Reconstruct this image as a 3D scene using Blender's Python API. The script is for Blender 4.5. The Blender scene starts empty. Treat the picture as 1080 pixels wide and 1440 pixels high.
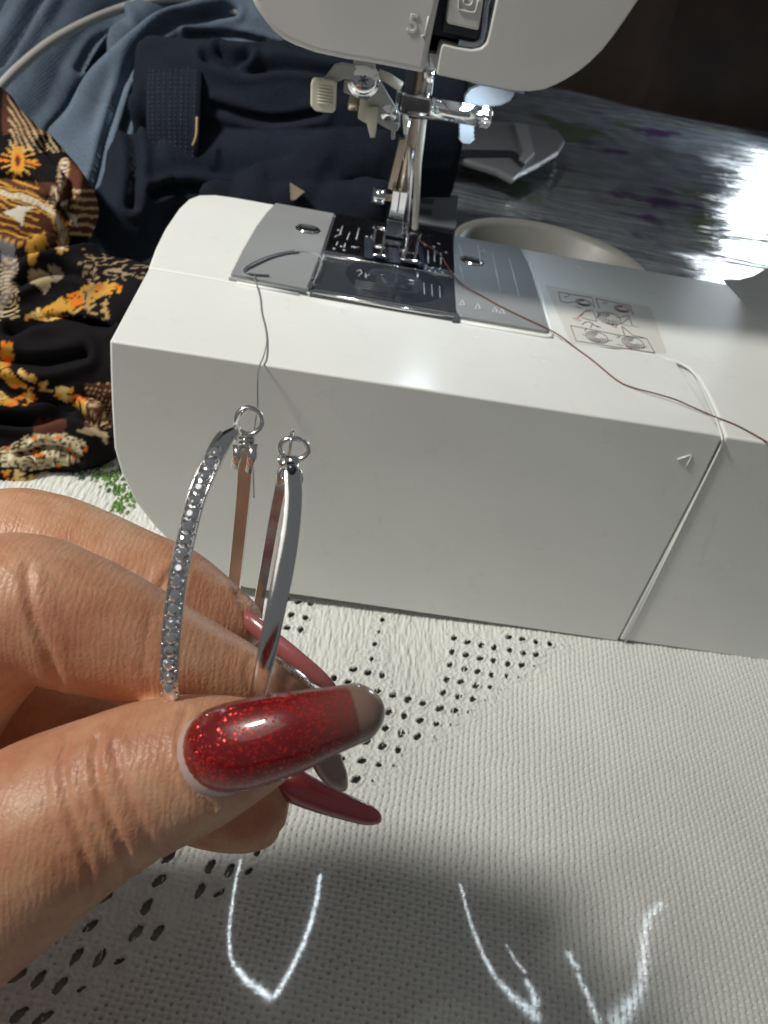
import bpy, bmesh, math, random
import numpy as np
from mathutils import Vector, noise
random.seed(4); rng = np.random.default_rng(4)
S = 0.001                                   # everything below is written in millimetres
sc = bpy.context.scene
COL = sc.collection
# ---------------------------------------------------------------- camera
RM = np.array([[0.98277988, 0.13171654, 0.12959346],
               [-0.02114904, -0.61654772, 0.78703344],
               [0.18356587, -0.7762214, -0.60314501]])     # world axes from camera (right, down, forward)
FO = 1150.0
EYE = np.array([0, 0, 247.0])
cd = bpy.data.cameras.new('camera'); cam = bpy.data.objects.new('camera', cd); COL.objects.link(cam)
cd.sensor_fit = 'VERTICAL'; cd.sensor_height = 36; cd.lens = FO / 1440 * 36
cd.clip_start = 0.005; cd.clip_end = 20
from mathutils import Matrix
cam.matrix_world = Matrix.Translation(Vector(EYE * S)) @ Matrix([[RM[i][0], -RM[i][1], -RM[i][2]] for i in range(3)]).to_4x4()
cd.dof.use_dof = True; cd.dof.focus_distance = 0.175; cd.dof.aperture_fstop = 40.0
sc.camera = cam
sc.render.resolution_x = 768; sc.render.resolution_y = 1024
# ---------------------------------------------------------------- light
w = bpy.data.worlds.new('World'); sc.world = w; w.use_nodes = True
bg = w.node_tree.nodes['Background']; bg.inputs[0].default_value = (0.60, 0.63, 0.66, 1); bg.inputs[1].default_value = 0.17
sc.view_settings.view_transform = 'Standard'; sc.view_settings.look = 'None'
sc.view_settings.exposure = 0.0; sc.view_settings.gamma = 1

def aim(o, target):
    o.rotation_euler = (Vector(target) * S - o.location).to_track_quat('-Z', 'Y').to_euler()

def lamp(name, kind, loc, target, power, color, **k):
    d = bpy.data.lights.new(name, kind); d.energy = power; d.color = color
    for a, b in k.items(): setattr(d, a, b)
    o = bpy.data.objects.new(name, d); COL.objects.link(o); o.location = Vector(loc) * S
    aim(o, target); return o

KEY_AZ, KEY_EL = math.radians(196), math.radians(51)      # azimuth from +X, counter clockwise
kt = np.array([-150, 430, 60.0])
kd = np.array([math.cos(KEY_AZ) * math.cos(KEY_EL), math.sin(KEY_AZ) * math.cos(KEY_EL), math.sin(KEY_EL)])
key = lamp('sunlight_through_window', 'SPOT', kt + kd * 2600, kt, 385, (1.0, 0.97, 0.89), shadow_soft_size=0.20,
           spot_size=math.radians(24), spot_blend=1.0)
lamp('window_daylight', 'AREA', (-900, -500, 1300), (40, 300, 60), 1.6, (1.0, .97, .92), shape='RECTANGLE', size=0.7, size_y=0.9)
lamp('far_window', 'AREA', (862, 1500, 205), (383, 748, 0), 2.3, (0.82, 0.92, 1.0), shape='RECTANGLE', size=0.22, size_y=0.26)
lamp('machine_lamp', 'AREA', (62, 372, 187), (46, 372, 111), 0.045, (0.72, 0.86, 1.0), shape='RECTANGLE', size=0.026, size_y=0.008)

# ---------------------------------------------------------------- helpers
def U(px, py, d):                           # a point seen at (px, py) in the photograph, d mm deep
    return EYE + RM @ np.array([px - 540, py - 720, FO]) * (d / FO)
def onz(px, py, z=0.0):
    r = RM @ np.array([px - 540, py - 720, FO]); return EYE + r * ((z - 247) / r[2])
def ony(px, py, y):
    r = RM @ np.array([px - 540, py - 720, FO]); return EYE + r * (y / r[1])
def project(P):
    c = (np.asarray(P) - EYE) @ RM
    return 540 + c[..., 0] / c[..., 2] * FO, 720 + c[..., 1] / c[..., 2] * FO, c[..., 2]

ORG = {}
def tag(o, label=None, cat=None, group=None, kind=None):
    if label: o['label'] = label
    if cat: o['category'] = cat
    if group: o['group'] = group
    if kind: o['kind'] = kind
    return o
def thing(name, loc, label, cat, group=None):
    o = bpy.data.objects.new(name, None); COL.objects.link(o); o.location = Vector(loc) * S
    o.empty_display_size = 0.01; ORG[o.name] = np.array(loc, float); return tag(o, label, cat, group)
def mesh(name, V, F, mat, parent=None, smooth=True, angle=None):
    V = np.asarray(V, float)
    org = ORG[parent.name] if parent is not None else np.zeros(3)
    me = bpy.data.meshes.new(name)
    me.from_pydata(((V - org) * S).tolist(), [], [list(f) for f in F]); me.update()
    bm = bmesh.new(); bm.from_mesh(me); bmesh.ops.recalc_face_normals(bm, faces=bm.faces); bm.to_mesh(me); bm.free()
    me.polygons.foreach_set('use_smooth', [smooth] * len(me.polygons))
    if angle: me.set_sharp_from_angle(angle=math.radians(angle))
    if mat: me.materials.append(mat)
    o = bpy.data.objects.new(name, me); COL.objects.link(o)
    if parent is not None: o.parent = parent
    ORG[o.name] = org
    return o
def bevel(o, wdt, seg=3, ang=35):
    m = o.modifiers.new('b', 'BEVEL'); m.width = wdt * S; m.segments = seg; m.limit_method = 'ANGLE'; m.angle_limit = math.radians(ang)
    m.harden_normals = False
    return o
def apply(o):
    dg = bpy.context.evaluated_depsgraph_get(); me = bpy.data.meshes.new_from_object(o.evaluated_get(dg))
    o.modifiers.clear(); o.data = me; return o
def catmull(P, n=8, closed=False):
    P = np.asarray(P, float); out = []; N = len(P)
    rngs = range(N) if closed else range(N - 1)
    for i in rngs:
        if closed: a, b, c, d = P[(i-1) % N], P[i], P[(i+1) % N], P[(i+2) % N]
        else: a, b, c, d = P[max(i-1, 0)], P[i], P[i+1], P[min(i+2, N-1)]
        for k in range(n):
            t = k / n
            out.append(0.5 * ((2*b) + (-a+c)*t + (2*a-5*b+4*c-d)*t*t + (-a+3*b-3*c+d)*t**3))
    if not closed: out.append(P[-1])
    return np.array(out)
def frames(P, hint=None):
    T = np.gradient(P, axis=0); T /= np.linalg.norm(T, axis=1)[:, None] + 1e-9
    h = np.array([0, 0, 1.0]) if hint is None else hint
    Ns = []; n = None
    for i, t in enumerate(T):
        r = h if h.ndim == 1 else h[i]
        if hint is None and n is not None: r = n
        v = r - t * np.dot(r, t)
        if np.linalg.norm(v) < 1e-4: v = np.array([1, 0, 0]) - t * t[0]
        n = v / np.linalg.norm(v); Ns.append(n)
    Ns = np.array(Ns); return T, Ns, np.cross(T, Ns)
def loft(P, R, n=12, R2=None, hint=None, closed=False, cap=True):
    P = np.asarray(P, float); m = len(P)
    R = np.full(m, R) if np.isscalar(R) else np.asarray(R); R2 = R if R2 is None else (np.full(m, R2) if np.isscalar(R2) else np.asarray(R2))
    if closed:
        PP = np.vstack([P[-1:], P, P[:1]]); hh = hint
        T, N, B = frames(PP, None if hint is None else np.array(hint)); T, N, B = T[1:-1], N[1:-1], B[1:-1]
    else: T, N, B = frames(P, hint)
    a = np.arange(n) / n * 2 * math.pi
    V = (P[:, None] + N[:, None] * (np.cos(a)[None, :, None] * R[:, None, None]) + B[:, None] * (np.sin(a)[None, :, None] * R2[:, None, None])).reshape(-1, 3)
    F = []
    for i in range(m if closed else m - 1):
        j = (i + 1) % m
        for k in range(n): F.append((i*n+k, i*n+(k+1) % n, j*n+(k+1) % n, j*n+k))
    if cap and not closed: F.append(tuple(range(n))[::-1]); F.append(tuple((m-1)*n + k for k in range(n)))
    return V, F
def strip(P, prof, hint, closed=False):      # sweep a 2-D profile (along N, along B)
    P = np.asarray(P, float); T, N, B = frames(P, hint); m = len(P); n = len(prof)
    V = []
    for i in range(m):
        for (a, b) in prof: V.append(P[i] + N[i]*a + B[i]*b)
    F = []
    for i in range(m-1):
        for k in range(n): F.append((i*n+k, i*n+(k+1) % n, (i+1)*n+(k+1) % n, (i+1)*n+k))
    F.append(tuple(range(n))[::-1]); F.append(tuple((m-1)*n+k for k in range(n)))
    return V, F
def prism(pts, a0, a1, axis='z'):
    n = len(pts); V = []
    for a in (a0, a1):
        for p in pts: V.append((p[0], p[1], a) if axis == 'z' else (p[0], a, p[1]) if axis == 'y' else (a, p[0], p[1]))
    F = [tuple(range(n)), tuple(range(n, 2*n))[::-1]] + [(i, (i+1) % n, n+(i+1) % n, n+i) for i in range(n)]
    return V, F
def box(c, s):
    x, y, z = c; a, b, d = s[0]/2, s[1]/2, s[2]/2
    return prism([(x-a, y-b), (x+a, y-b), (x+a, y+b), (x-a, y+b)], z-d, z+d)
def lathe(prof, c, n=32, axis=(0, 0, 1)):
    ax = Vector(axis).normalized(); q = Vector((0, 0, 1)).rotation_difference(ax)
    V = []; F = []; m = len(prof)
    for (r, z) in prof:
        for k in range(n):
            a = 2*math.pi*k/n; v = q @ Vector((r*math.cos(a), r*math.sin(a), z)); V.append((v.x+c[0], v.y+c[1], v.z+c[2]))
    for i in range(m-1):
        for k in range(n): F.append((i*n+k, i*n+(k+1) % n, (i+1)*n+(k+1) % n, (i+1)*n+k))
    F.append(tuple(range(n))[::-1]); F.append(tuple((m-1)*n+k for k in range(n)))
    return V, F
def join(*L):
    V = []; F = []
    for v, f in L:
        o = len(V); V += [tuple(x) for x in v]; F += [tuple(i+o for i in g) for g in f]
    return V, F
def rrect(x0, x1, y0, y1, r, n=5):
    out = []
    for cx, cy, a0 in ((x1-r, y1-r, 0), (x0+r, y1-r, 90), (x0+r, y0+r, 180), (x1-r, y0+r, 270)):
        for k in range(n+1):
            a = math.radians(a0 + 90*k/n); out.append((cx+r*math.cos(a), cy+r*math.sin(a)))
    return out
def vnoise(x, y, seed=0):
    xi = np.floor(x).astype(int); yi = np.floor(y).astype(int); xf = x-xi; yf = y-yi
    def h(a, b):
        v = (a*374761393 + b*668265263 + seed*974711) & 0x7fffffff; v = ((v ^ (v >> 13))*1274126177) & 0x7fffffff
        return ((v ^ (v >> 16)) & 0xffff)/65535.0
    u = xf*xf*(3-2*xf); v = yf*yf*(3-2*yf)
    return (h(xi, yi)*(1-u)+h(xi+1, yi)*u)*(1-v)+(h(xi, yi+1)*(1-u)+h(xi+1, yi+1)*u)*v

# ---------------------------------------------------------------- materials
class NT:
    def __init__(s, name):
        s.m = bpy.data.materials.new(name); s.m.use_nodes = True; s.t = s.m.node_tree
        s.p = s.t.nodes['Principled BSDF']; s.out = s.t.nodes['Material Output']
        s.tc = s.t.nodes.new('ShaderNodeTexCoord').outputs['Object']
    def n(s, typ, ins=None, **k):
        o = s.t.nodes.new('ShaderNode'+typ)
        for a, b in k.items(): setattr(o, a, b)
        for a, b in (ins or {}).items():
            if hasattr(b, 'links'): s.t.links.new(b, o.inputs[a])
            else: o.inputs[a].default_value = b
        return o
    def set(s, **k):
        for a, b in k.items():
            i = s.p.inputs[a.replace('_', ' ')]
            if hasattr(b, 'links'): s.t.links.new(b, i)
            else: i.default_value = b
        return s
    def noise(s, scale, detail=3, rough=.5, vec=None, dist=0):
        return s.n('TexNoise', {'Vector': vec or s.tc, 'Scale': scale, 'Detail': detail, 'Roughness': rough, 'Distortion': dist}).outputs['Fac']
    def ramp(s, fac, stops, interp='LINEAR'):
        r = s.n('ValToRGB', {'Fac': fac}); e = r.color_ramp; e.interpolation = interp
        while len(e.elements) > 1: e.elements.remove(e.elements[-1])
        for i, (p, c) in enumerate(stops):
            q = e.elements[0] if i == 0 else e.elements.new(p)
            q.position = p; q.color = c if len(c) == 4 else (*c, 1)
        return r.outputs['Color']
    def bump(s, h, dist, strength=1.0, normal=None):
        d = {'Height': h, 'Distance': dist, 'Strength': strength}
        if normal: d['Normal'] = normal
        return s.n('Bump', d).outputs['Normal']
    def mix(s, f, a, b, mode='MIX'):
        m = s.n('Mix', data_type='RGBA', blend_type=mode)
        for i, v in ((0, f), (6, a), (7, b)):
            if hasattr(v, 'links'): s.t.links.new(v, m.inputs[i])
            else: m.inputs[i].default_value = v if i == 0 or len(v) == 4 else (*v, 1)
        return m.outputs[2]
    def math(s, op, a, b=0.0):
        m = s.n('Math', operation=op)
        for i, v in ((0, a), (1, b)):
            if hasattr(v, 'links'): s.t.links.new(v, m.inputs[i])
            else: m.inputs[i].default_value = v
        return m.outputs[0]
    def mapping(s, sc_=(1, 1, 1), rot=(0, 0, 0)):
        return s.n('Mapping', {'Vector': s.tc, 'Scale': sc_, 'Rotation': rot}).outputs[0]

def plastic(name, c, rough=.35, bump=.00002, coat=0, var=.06, spec=.5):
    t = NT(name); nz = t.noise(35, 4)
    t.set(Base_Color=t.ramp(nz, [(.3, tuple(x*(1-var) for x in c)), (.7, tuple(min(1, x*(1+var*.5)) for x in c))]), Roughness=rough, Coat_Weight=coat, Specular_IOR_Level=spec)
    t.set(Roughness=t.n('MapRange', {'Value': t.noise(90, 5), 3: rough*.85, 4: rough*1.2}).outputs[0])
    t.set(Normal=t.bump(t.noise(2600, 2), bump)); return t.m
def metal(name, c, rough=.12, bump=0.00001, sc_=1500):
    t = NT(name); t.set(Base_Color=(*c, 1), Metallic=1.0, Roughness=t.n('MapRange', {'Value': t.noise(400, 4), 3: rough*.6, 4: rough*1.6}).outputs[0])
    t.set(Normal=t.bump(t.noise(sc_, 3), bump)); return t.m

M = {}
t_ = NT('white_plastic'); nz_ = t_.noise(25, 4); cw = t_.ramp(nz_, [(.3, (.76, .775, .755)), (.7, (.80, .81, .79))])
vs_ = t_.n('TexVoronoi', {'Vector': t_.tc, 'Scale': 55.0, 'Randomness': 1.0}); big_ = t_.math('GREATER_THAN', t_.n('SeparateColor', {'Color': vs_.outputs['Color']}).outputs[0], .80)
sp_ = t_.math('MULTIPLY', t_.math('LESS_THAN', vs_.outputs['Distance'], .028), big_)
sm_k = t_.ramp(t_.noise(70, 6, .75, None, 1.5), [(.58, (0, 0, 0)), (.80, (.38, .38, .38))])
cw = t_.mix(sm_k, cw, (.50, .49, .44)); cw = t_.mix(sp_, cw, (.28, .25, .20))
t_.set(Base_Color=cw, Specular_IOR_Level=.38, Roughness=t_.n('MapRange', {'Value': t_.noise(60, 6, .7), 3: .17, 4: .32}).outputs[0], Normal=t_.bump(t_.noise(2600, 2), .00002)); M['white'] = t_.m
M['cream'] = plastic('cream_plastic', (.66, .63, .52), .4)
M['headw'] = plastic('head_plastic', (.62, .612, .59), .38)
M['grey'] = plastic('grey_painted_metal', (.27, .28, .29), .38, .00003)
M['greyd'] = plastic('dark_grey_plastic', (.075, .085, .10), .3)
M['slot'] = plastic('slot_plastic', (.03, .038, .055), .25)
M['greyp'] = plastic('grey_translucent_plastic', (.34, .345, .34), .4)
M['engr'] = plastic('engraved_mark', (.55, .57, .6), .4)
M['plate'] = metal('throat_plate_metal', (.12, .13, .16), .28)
M['chrome'] = metal('chrome', (.82, .82, .84), .07)
M['silver'] = metal('earring_silver', (.86, .855, .84), .15, .00001)
M['silverp'] = metal('earring_silver_inside', (.50, .46, .44), .28, .00002)
M['brass'] = metal('worn_steel', (.62, .5, .38), .3, .00004)
M['smoke'] = NT('smoky_clear_plastic').set(Base_Color=(.035, .042, .055, 1), Roughness=.04, Alpha=.62, Coat_Weight=.5).m
M['clear'] = NT('clear_plastic').set(Base_Color=(.72, .85, .98, 1), Roughness=.12, Transmission_Weight=.7, Alpha=.9).m
M['lever'] = NT('frosted_lever').set(Base_Color=(.40, .44, .47, 1), Roughness=.35, Subsurface_Weight=.3, Subsurface_Scale=.002).m
M['ink'] = NT('decal_ink').set(Base_Color=(.07, .06, .07, 1), Roughness=.6).m
M['inkr'] = NT('decal_red_ink').set(Base_Color=(.33, .04, .06, 1), Roughness=.6).m
t = NT('decal_film'); t.set(Base_Color=(.70, .69, .65, 1), Roughness=.2); M['film'] = t.m
def threadmat(n, c):
    t = NT(n); t.set(Base_Color=(*c, 1), Roughness=.8, Normal=t.bump(t.n('TexWave', {'Vector': t.tc, 'Scale': 900, 'Distortion': 1}).outputs[1], .0001)); return t.m
M['thread_r'] = threadmat('thread_brown', (.20, .075, .06)); M['thread_g'] = threadmat('thread_grey', (.25, .25, .23))

# cotton
t = NT('white_cotton'); nz = t.noise(900, 5, .7); nb = t.noise(14, 3)
c1 = t.ramp(nb, [(.3, (.53, .54, .515)), (.7, (.61, .62, .59))])
st = t.n('TexNoise', {'Vector': t.tc, 'Scale': 22.0, 'Detail': 2}).outputs['Fac']
t.set(Base_Color=t.mix(t.ramp(t.noise(2500, 3), [(.35, (0, 0, 0)), (.8, (.35, .35, .35))]), c1, (.74, .745, .71)), Roughness=.9, Sheen_Weight=.15,
      Normal=t.bump(nz, .00022, .8)); M['cotton'] = t.m
M['green'] = threadmat('green_floss', (.14, .30, .04)); M['greend'] = threadmat('dark_green_floss', (.03, .10, .04))
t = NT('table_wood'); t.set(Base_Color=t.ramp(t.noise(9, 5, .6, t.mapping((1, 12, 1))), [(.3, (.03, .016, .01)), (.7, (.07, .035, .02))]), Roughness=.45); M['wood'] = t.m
# denim
def denim(name, a, b):
    t = NT(name); v1 = t.n('TexWave', {'Vector': t.mapping((1, 1, .6), (.3, .2, .6)), 'Scale': 330.0, 'Distortion': 2.5, 'Detail': 3, 'Detail Scale': 3}).outputs['Fac']
    nz = t.noise(1150, 3, .75); n2 = t.noise(26, 4)
    c = t.mix(t.ramp(nz, [(.38, (0, 0, 0)), (.62, (1, 1, 1))]), a, b)
    c = t.mix(t.ramp(n2, [(.3, (.0, .0, .0)), (.75, (.35, .35, .35))]), c, tuple(x*1.8 for x in b))
    t.set(Base_Color=c, Roughness=.95, Specular_IOR_Level=.15, Normal=t.bump(t.mix(.75, v1, nz), .0005, .6)); return t.m
M['denim'] = denim('blue_denim', (.050, .070, .100), (.115, .15, .20)); M['denimd'] = denim('dark_denim', (.004, .006, .011), (.013, .018, .029))
M['navy'] = denim('navy_lining', (.003, .004, .008), (.010, .013, .020))
M['stitch'] = threadmat('stitching', (.10, .075, .06))
# print with its own drawn colours, carried by a colour attribute
t = NT('printed_cotton'); ca = t.n('VertexColor', layer_name='print').outputs['Color']
t.set(Base_Color=ca, Roughness=.9, Specular_IOR_Level=.12, Normal=t.bump(t.noise(2300, 3), .0002, .6)); M['print'] = t.m
# skin
t = NT('skin'); n1 = t.noise(62, 6, .65); n2 = t.noise(600, 4, .6); n3 = t.noise(170, 3)
c = t.ramp(n1, [(.32, (.56, .23, .13)), (.5, (.69, .355, .205)), (.66, (.77, .46, .30))])
c = t.mix(t.ramp(n3, [(.5, (0, 0, 0)), (.75, (.4, .4, .4))]), c, (.54, .19, .135))
c = t.mix(t.ramp(n2, [(.55, (0, 0, 0)), (.8, (.30, .30, .30))]), c, (.44, .18, .12))
v = t.n('TexVoronoi', {'Vector': t.mapping((1, 1.0, 1.0), (.2, .5, .6)), 'Scale': 1150.0}, feature='DISTANCE_TO_EDGE').outputs['Distance']
wv = t.n('TexWave', {'Vector': t.mapping((1, .5, .3), (.1, .3, .2)), 'Scale': 330.0, 'Distortion': 6.0, 'Detail': 3, 'Detail Scale': 2.0}).outputs['Fac']
b = t.bump(t.math('MINIMUM', v, .25), .00017, .6); b = t.bump(wv, .00007, .4, b); b = t.bump(n2, .00010, .5, b)
t.set(Base_Color=c, Roughness=.41, Subsurface_Weight=.16, Subsurface_Radius=(1.0, .30, .15), Subsurface_Scale=.002, Normal=b, Specular_IOR_Level=.45)
M['skin'] = t.m
# nails
def nailmat(name, base, fleck, amt, trans=0.0, coat=1.0, rough=.25):
    t = NT(name)
    vv = t.n('TexVoronoi', {'Vector': t.tc, 'Scale': 2600.0}); r = vv.outputs['Color']
    mask = t.math('GREATER_THAN', t.n('SeparateColor', {'Color': r}).outputs[0], 1-amt)
    vv2 = t.n('TexVoronoi', {'Vector': t.tc, 'Scale': 4200.0})
    nrm = t.n('VectorMath', {0: vv2.outputs['Color'], 1: (.5, .5, .5)}, operation='SUBTRACT').outputs[0]
    geo = t.n('NewGeometry').outputs['Normal']
    sc2 = t.n('VectorMath', {0: nrm, 'Scale': .9}, operation='SCALE').outputs[0]
    ad = t.n('VectorMath', {0: geo, 1: sc2}, operation='ADD').outputs[0]; nn = t.n('VectorMath', {0: ad}, operation='NORMALIZE').outputs[0]
    t.set(Base_Color=t.mix(mask, base, fleck), Metallic=t.math('MULTIPLY', mask, .9), Roughness=rough, Normal=nn if amt > 0 else t.bump(t.noise(200, 2), .00002),
          Coat_Weight=coat, Coat_Roughness=.03, Transmission_Weight=trans)
    if amt > 0: t.t.links.new(geo, t.p.inputs['Coat Normal'])
    return t.m
M['redn'] = nailmat('red_glitter_polish', (.20, .002, .006), (.62, .015, .02), .13)
M['nude'] = nailmat('nude_gel', (.36, .24, .19), (.5, .4, .3), 0, .15)
M['nudeg'] = nailmat('nude_flesh_gel', (.52, .31, .21), (.8, .7, .6), 0, .1)
M['glit'] = nailmat('gold_glitter_gel', (.45, .33, .25), (.9, .8, .68), .4)
M['pinkn'] = nailmat('rose_gel', (.50, .15, .15), (.6, .3, .3), 0, .30)
M['redt'] = nailmat('clear_red_gel', (.46, .06, .07), (.6, .3, .3), 0, .35)
M['bed'] = nailmat('bare_nail', (.62, .46, .42), (.6, .3, .3), 0, 0, .4, .4)
t = NT('crystal_glass'); t.set(Base_Color=(.95, .95, .97, 1), Roughness=.03, Metallic=.92, Coat_Weight=1, Coat_IOR=1.8); M['gem'] = t.m
t = NT('shade_toned_film')
nz = t.noise(5.5, 4, .6); nq = t.noise(14, 3, .6)
c = t.ramp(t.noise(24, 5, .7), [(.3, (.13, .15, .17)), (.7, (.27, .30, .33))])  # white cloth under film; the shade on it is worked into this grey
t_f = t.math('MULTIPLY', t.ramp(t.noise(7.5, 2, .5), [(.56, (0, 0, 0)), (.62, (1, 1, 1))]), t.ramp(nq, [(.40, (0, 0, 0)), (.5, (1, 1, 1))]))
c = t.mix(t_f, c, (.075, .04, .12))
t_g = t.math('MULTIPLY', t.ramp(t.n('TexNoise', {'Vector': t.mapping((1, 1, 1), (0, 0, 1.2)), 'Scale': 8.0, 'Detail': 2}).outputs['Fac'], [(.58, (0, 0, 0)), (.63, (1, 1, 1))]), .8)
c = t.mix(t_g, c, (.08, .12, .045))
b1 = t.n('TexNoise', {'Vector': t.mapping((1.3, 15, 1), (0, 0, .14)), 'Scale': 3.0, 'Detail': 3, 'Roughness': .5, 'Distortion': .5}).outputs['Fac']
b2 = t.n('TexNoise', {'Vector': t.mapping((5, 44, 1), (0, 0, .2)), 'Scale': 3.0, 'Detail': 2, 'Distortion': 1.0}).outputs['Fac']
bb = t.bump(b1, .012, .9); bb = t.bump(b2, .0022, .9, bb)
t.set(Base_Color=c, Roughness=.16, Normal=bb, Coat_Weight=.9, Coat_Roughness=.04, Coat_Normal=bb); M['oil'] = t.m

# ================================================================ SETTING
def sheet(name, x0, x1, y0, y1, z, mat, kind='structure'):
    o = mesh(name, [(x0, y0, z), (x1, y0, z), (x1, y1, z), (x0, y1, z)], [(0, 1, 2, 3)], mat, None, False); return tag(o, kind=kind)
sheet('table_top', -1500, 1500, -700, 1640, -5.0, M['wood'])
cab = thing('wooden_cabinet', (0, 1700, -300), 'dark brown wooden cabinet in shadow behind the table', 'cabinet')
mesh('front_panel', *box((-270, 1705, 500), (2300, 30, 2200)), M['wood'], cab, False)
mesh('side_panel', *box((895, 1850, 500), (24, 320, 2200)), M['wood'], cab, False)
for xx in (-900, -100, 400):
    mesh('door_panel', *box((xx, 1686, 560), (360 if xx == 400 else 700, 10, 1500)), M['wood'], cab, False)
    mesh('handle', *loft([(xx-130, 1684, 300), (xx-130, 1664, 300), (xx-130, 1664, 420), (xx-130, 1684, 420)], 5, 8), M['brass'], cab)
# clear film on white cloth behind the machine; shade is put in its colour
def filmz(x, y): return 2.0 + 3.0*np.sin(x*.013+y*.021) + 5*vnoise(x/90, y/45, 5)
xs = np.linspace(20, 1400, 140); ys = np.linspace(430, 1635, 150)
X, Y = np.meshgrid(xs, ys); Z = filmz(X, Y)
V = np.stack([X, Y, Z], -1).reshape(-1, 3); nx = len(xs)
F = [(j*nx+i, j*nx+i+1, (j+1)*nx+i+1, (j+1)*nx+i) for j in range(len(ys)-1) for i in range(nx-1)]
o = mesh('film_over_cloth', V, F, M['oil']); tag(o, 'glossy rippled plastic film over white embroidered cloth behind the machine, darkened in its colour for shade', 'table cover')

# ---------------------------------------------------------------- woven tablecloth with openwork
holes = []
for (ox, oy, k, L) in (
    (620, 870, 5.4, [(100,155),(200,188),(305,208),(405,232),(520,248),(622,272),(722,283),(512,150),(615,165),(722,185),(825,203),(915,205,.5),(85,258),(190,283),(298,308),(398,327),(508,352),(612,362),(705,368,.45),(70,355),(178,390),(278,408),(385,433),(500,443,.8),(590,455,.35),(45,468),(152,485),(265,517),(372,525,.8),(460,545,.35),(18,568),(132,600),(243,618),(335,625,.35),(5,690),(105,705),(205,715,.4)]),
    (480, 850, 5.4, [(310,125,.8),(285,215,.6),(253,312,.8),(230,425,.7),(90,505),(203,530),(310,545),(50,600),(275,668),(395,695),(510,725,1.15),(622,758),(745,800),(862,812,.8),(258,785),(360,825,1.1),(480,853),(600,888),(722,915,.8),(830,920,.35),(335,950),(457,985,1.1),(580,1010),(705,1020,.35),(190,1050),(315,1080)]),
    (380, 830, 6.0, [(135,85),(235,113),(342,125),(180,215),(300,240),(145,328),(255,345),(540,755),(655,785),(50,60),(60,190)]),
    (420, 1040, 6.75, [(640,40),(790,80),(945,110),(600,215),(760,250,.8),(895,260,.35),(550,390,1.1),(700,400,.4),(415,190,.7),(430,330,.5),(40,300,.7)]),
    (180, 1160, 5.4, [(625,325),(235,435),(775,350),(915,360,.6),(545,505),(690,525,.7),(138,630),(60,830),(225,820),(680,160,.7),(310,255),(985,215,.8),(820,190,.5)]),
    (0, 1240, 5.4, [(790,125),(690,340),(1030,395),(235,480),(580,570),(755,585),(905,610,.6),(135,715),(290,750),(455,790),(620,815,.45),(145,1010),(325,1035)])):
    for h in L:
        p = onz(ox+h[0]/k, oy+h[1]/k, 0); holes.append((p[0], p[1], h[2] if len(h) > 2 else 1.0))
ang = math.radians(-8.3); eu = np.array([math.cos(ang), math.sin(ang)]); ev = np.array([-eu[1], eu[0]])
holes = np.array(holes)
step = 0.34
us = np.arange(-205, 262, step); vs = np.arange(52, 382, step)
GU, GV = np.meshgrid(us, vs)
GX = GU*eu[0] + GV*ev[0]; GY = GU*eu[1] + GV*ev[1]
gpx, gpy = project(np.stack([GX, GY, 0*GX], -1))[:2]
inside = (GX > -175) & (GX < 250) & (GY > 62) & (((GY < 268)) | ((GX < 5) & (GY < 350))) & (gpx > -90) & (gpx < 1170) & (gpy < 1540)
pu, pv = 2.12, 1.78                                         # bundle pitch
wu = (vnoise(GU/7, GV/7, 1)-.5)*.9; wv_ = (vnoise(GU/6, GV/9, 2)-.5)*.9
a = (GU+wu)/pu; b = (GV+wv_)/pv
ia = np.floor(a).astype(int); ib = np.floor(b).astype(int); fa = a-ia-.5; fb = b-ib-.5
par = ((ia+ib) % 2) == 0
jit = vnoise(ia*1.7, ib*2.3, 9)
up = np.where(par, (1-1.7*np.abs(fa)**2.2*2)*(1-.9*fb**2), (1-1.7*np.abs(fb)**2.2*2)*(1-.9*fa**2))
strand = np.where(par, np.abs(np.sin(fa*math.pi*3.0)), np.abs(np.sin(fb*math.pi*3.0)))
hw = .30*up + .05*strand + .10*(jit-.5)
ja = np.floor(a+.5).astype(int); jb = np.floor(b+.5).astype(int)
cs_ = np.where((ja+jb) % 2 == 0, 1.0, .25)*(.45+.75*vnoise(ja*3.1, jb*1.3, 4))
corner = np.exp(-(((.5-np.abs(fa))**2*1.0+(.5-np.abs(fb))**2*.7)/.030))*cs_
hw = 1.55*hw - 1.35*corner - .10*(np.abs(fb) > .42)
# openwork mat around the holes
D1 = np.full(GX.shape, 99.0); mat_ = np.zeros(GX.shape)
cut = np.zeros(GX.shape, bool)
for hx, hy, s in holes:
    dx = GX-hx; dy = GY-hy; m = (np.abs(dx) < 9) & (np.abs(dy) < 9)
    if not m.any(): continue
    x, y = dx[m], dy[m]
    th = math.radians(52 + 18*math.sin(hx*3+hy)); p = x*math.cos(th)+y*math.sin(th); q = -x*math.sin(th)+y*math.cos(th)
    ax_, bx_ = (1.75, 1.1) if hy > 135 else (2.7, 1.15)
    d = np.sqrt((p/(ax_*s))**2+(q/(bx_*s))**2) + .30*(vnoise(GX[m]*1.3, GY[m]*1.3, 7)-.5)
    D1[m] = np.minimum(D1[m], d); mat_[m] = np.maximum(mat_[m], np.clip(1.6-np.sqrt(x*x+y*y)/4.2, 0, 1))
lump = .75*vnoise(GX/1.0, GY/1.0, 11)+.5*vnoise(GX/.5, GY/.5, 12)
ridge = .75*vnoise(GU/.8+GV/9, GV/5.5, 13)+.45*vnoise(GU/.5, GV/2.2, 14)
hm = lump + .5*np.exp(-((D1-1.35)/.45)**2)
cx_, cy_ = project(np.stack([GX, GY, 0*GX], -1))[:2]
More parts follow.
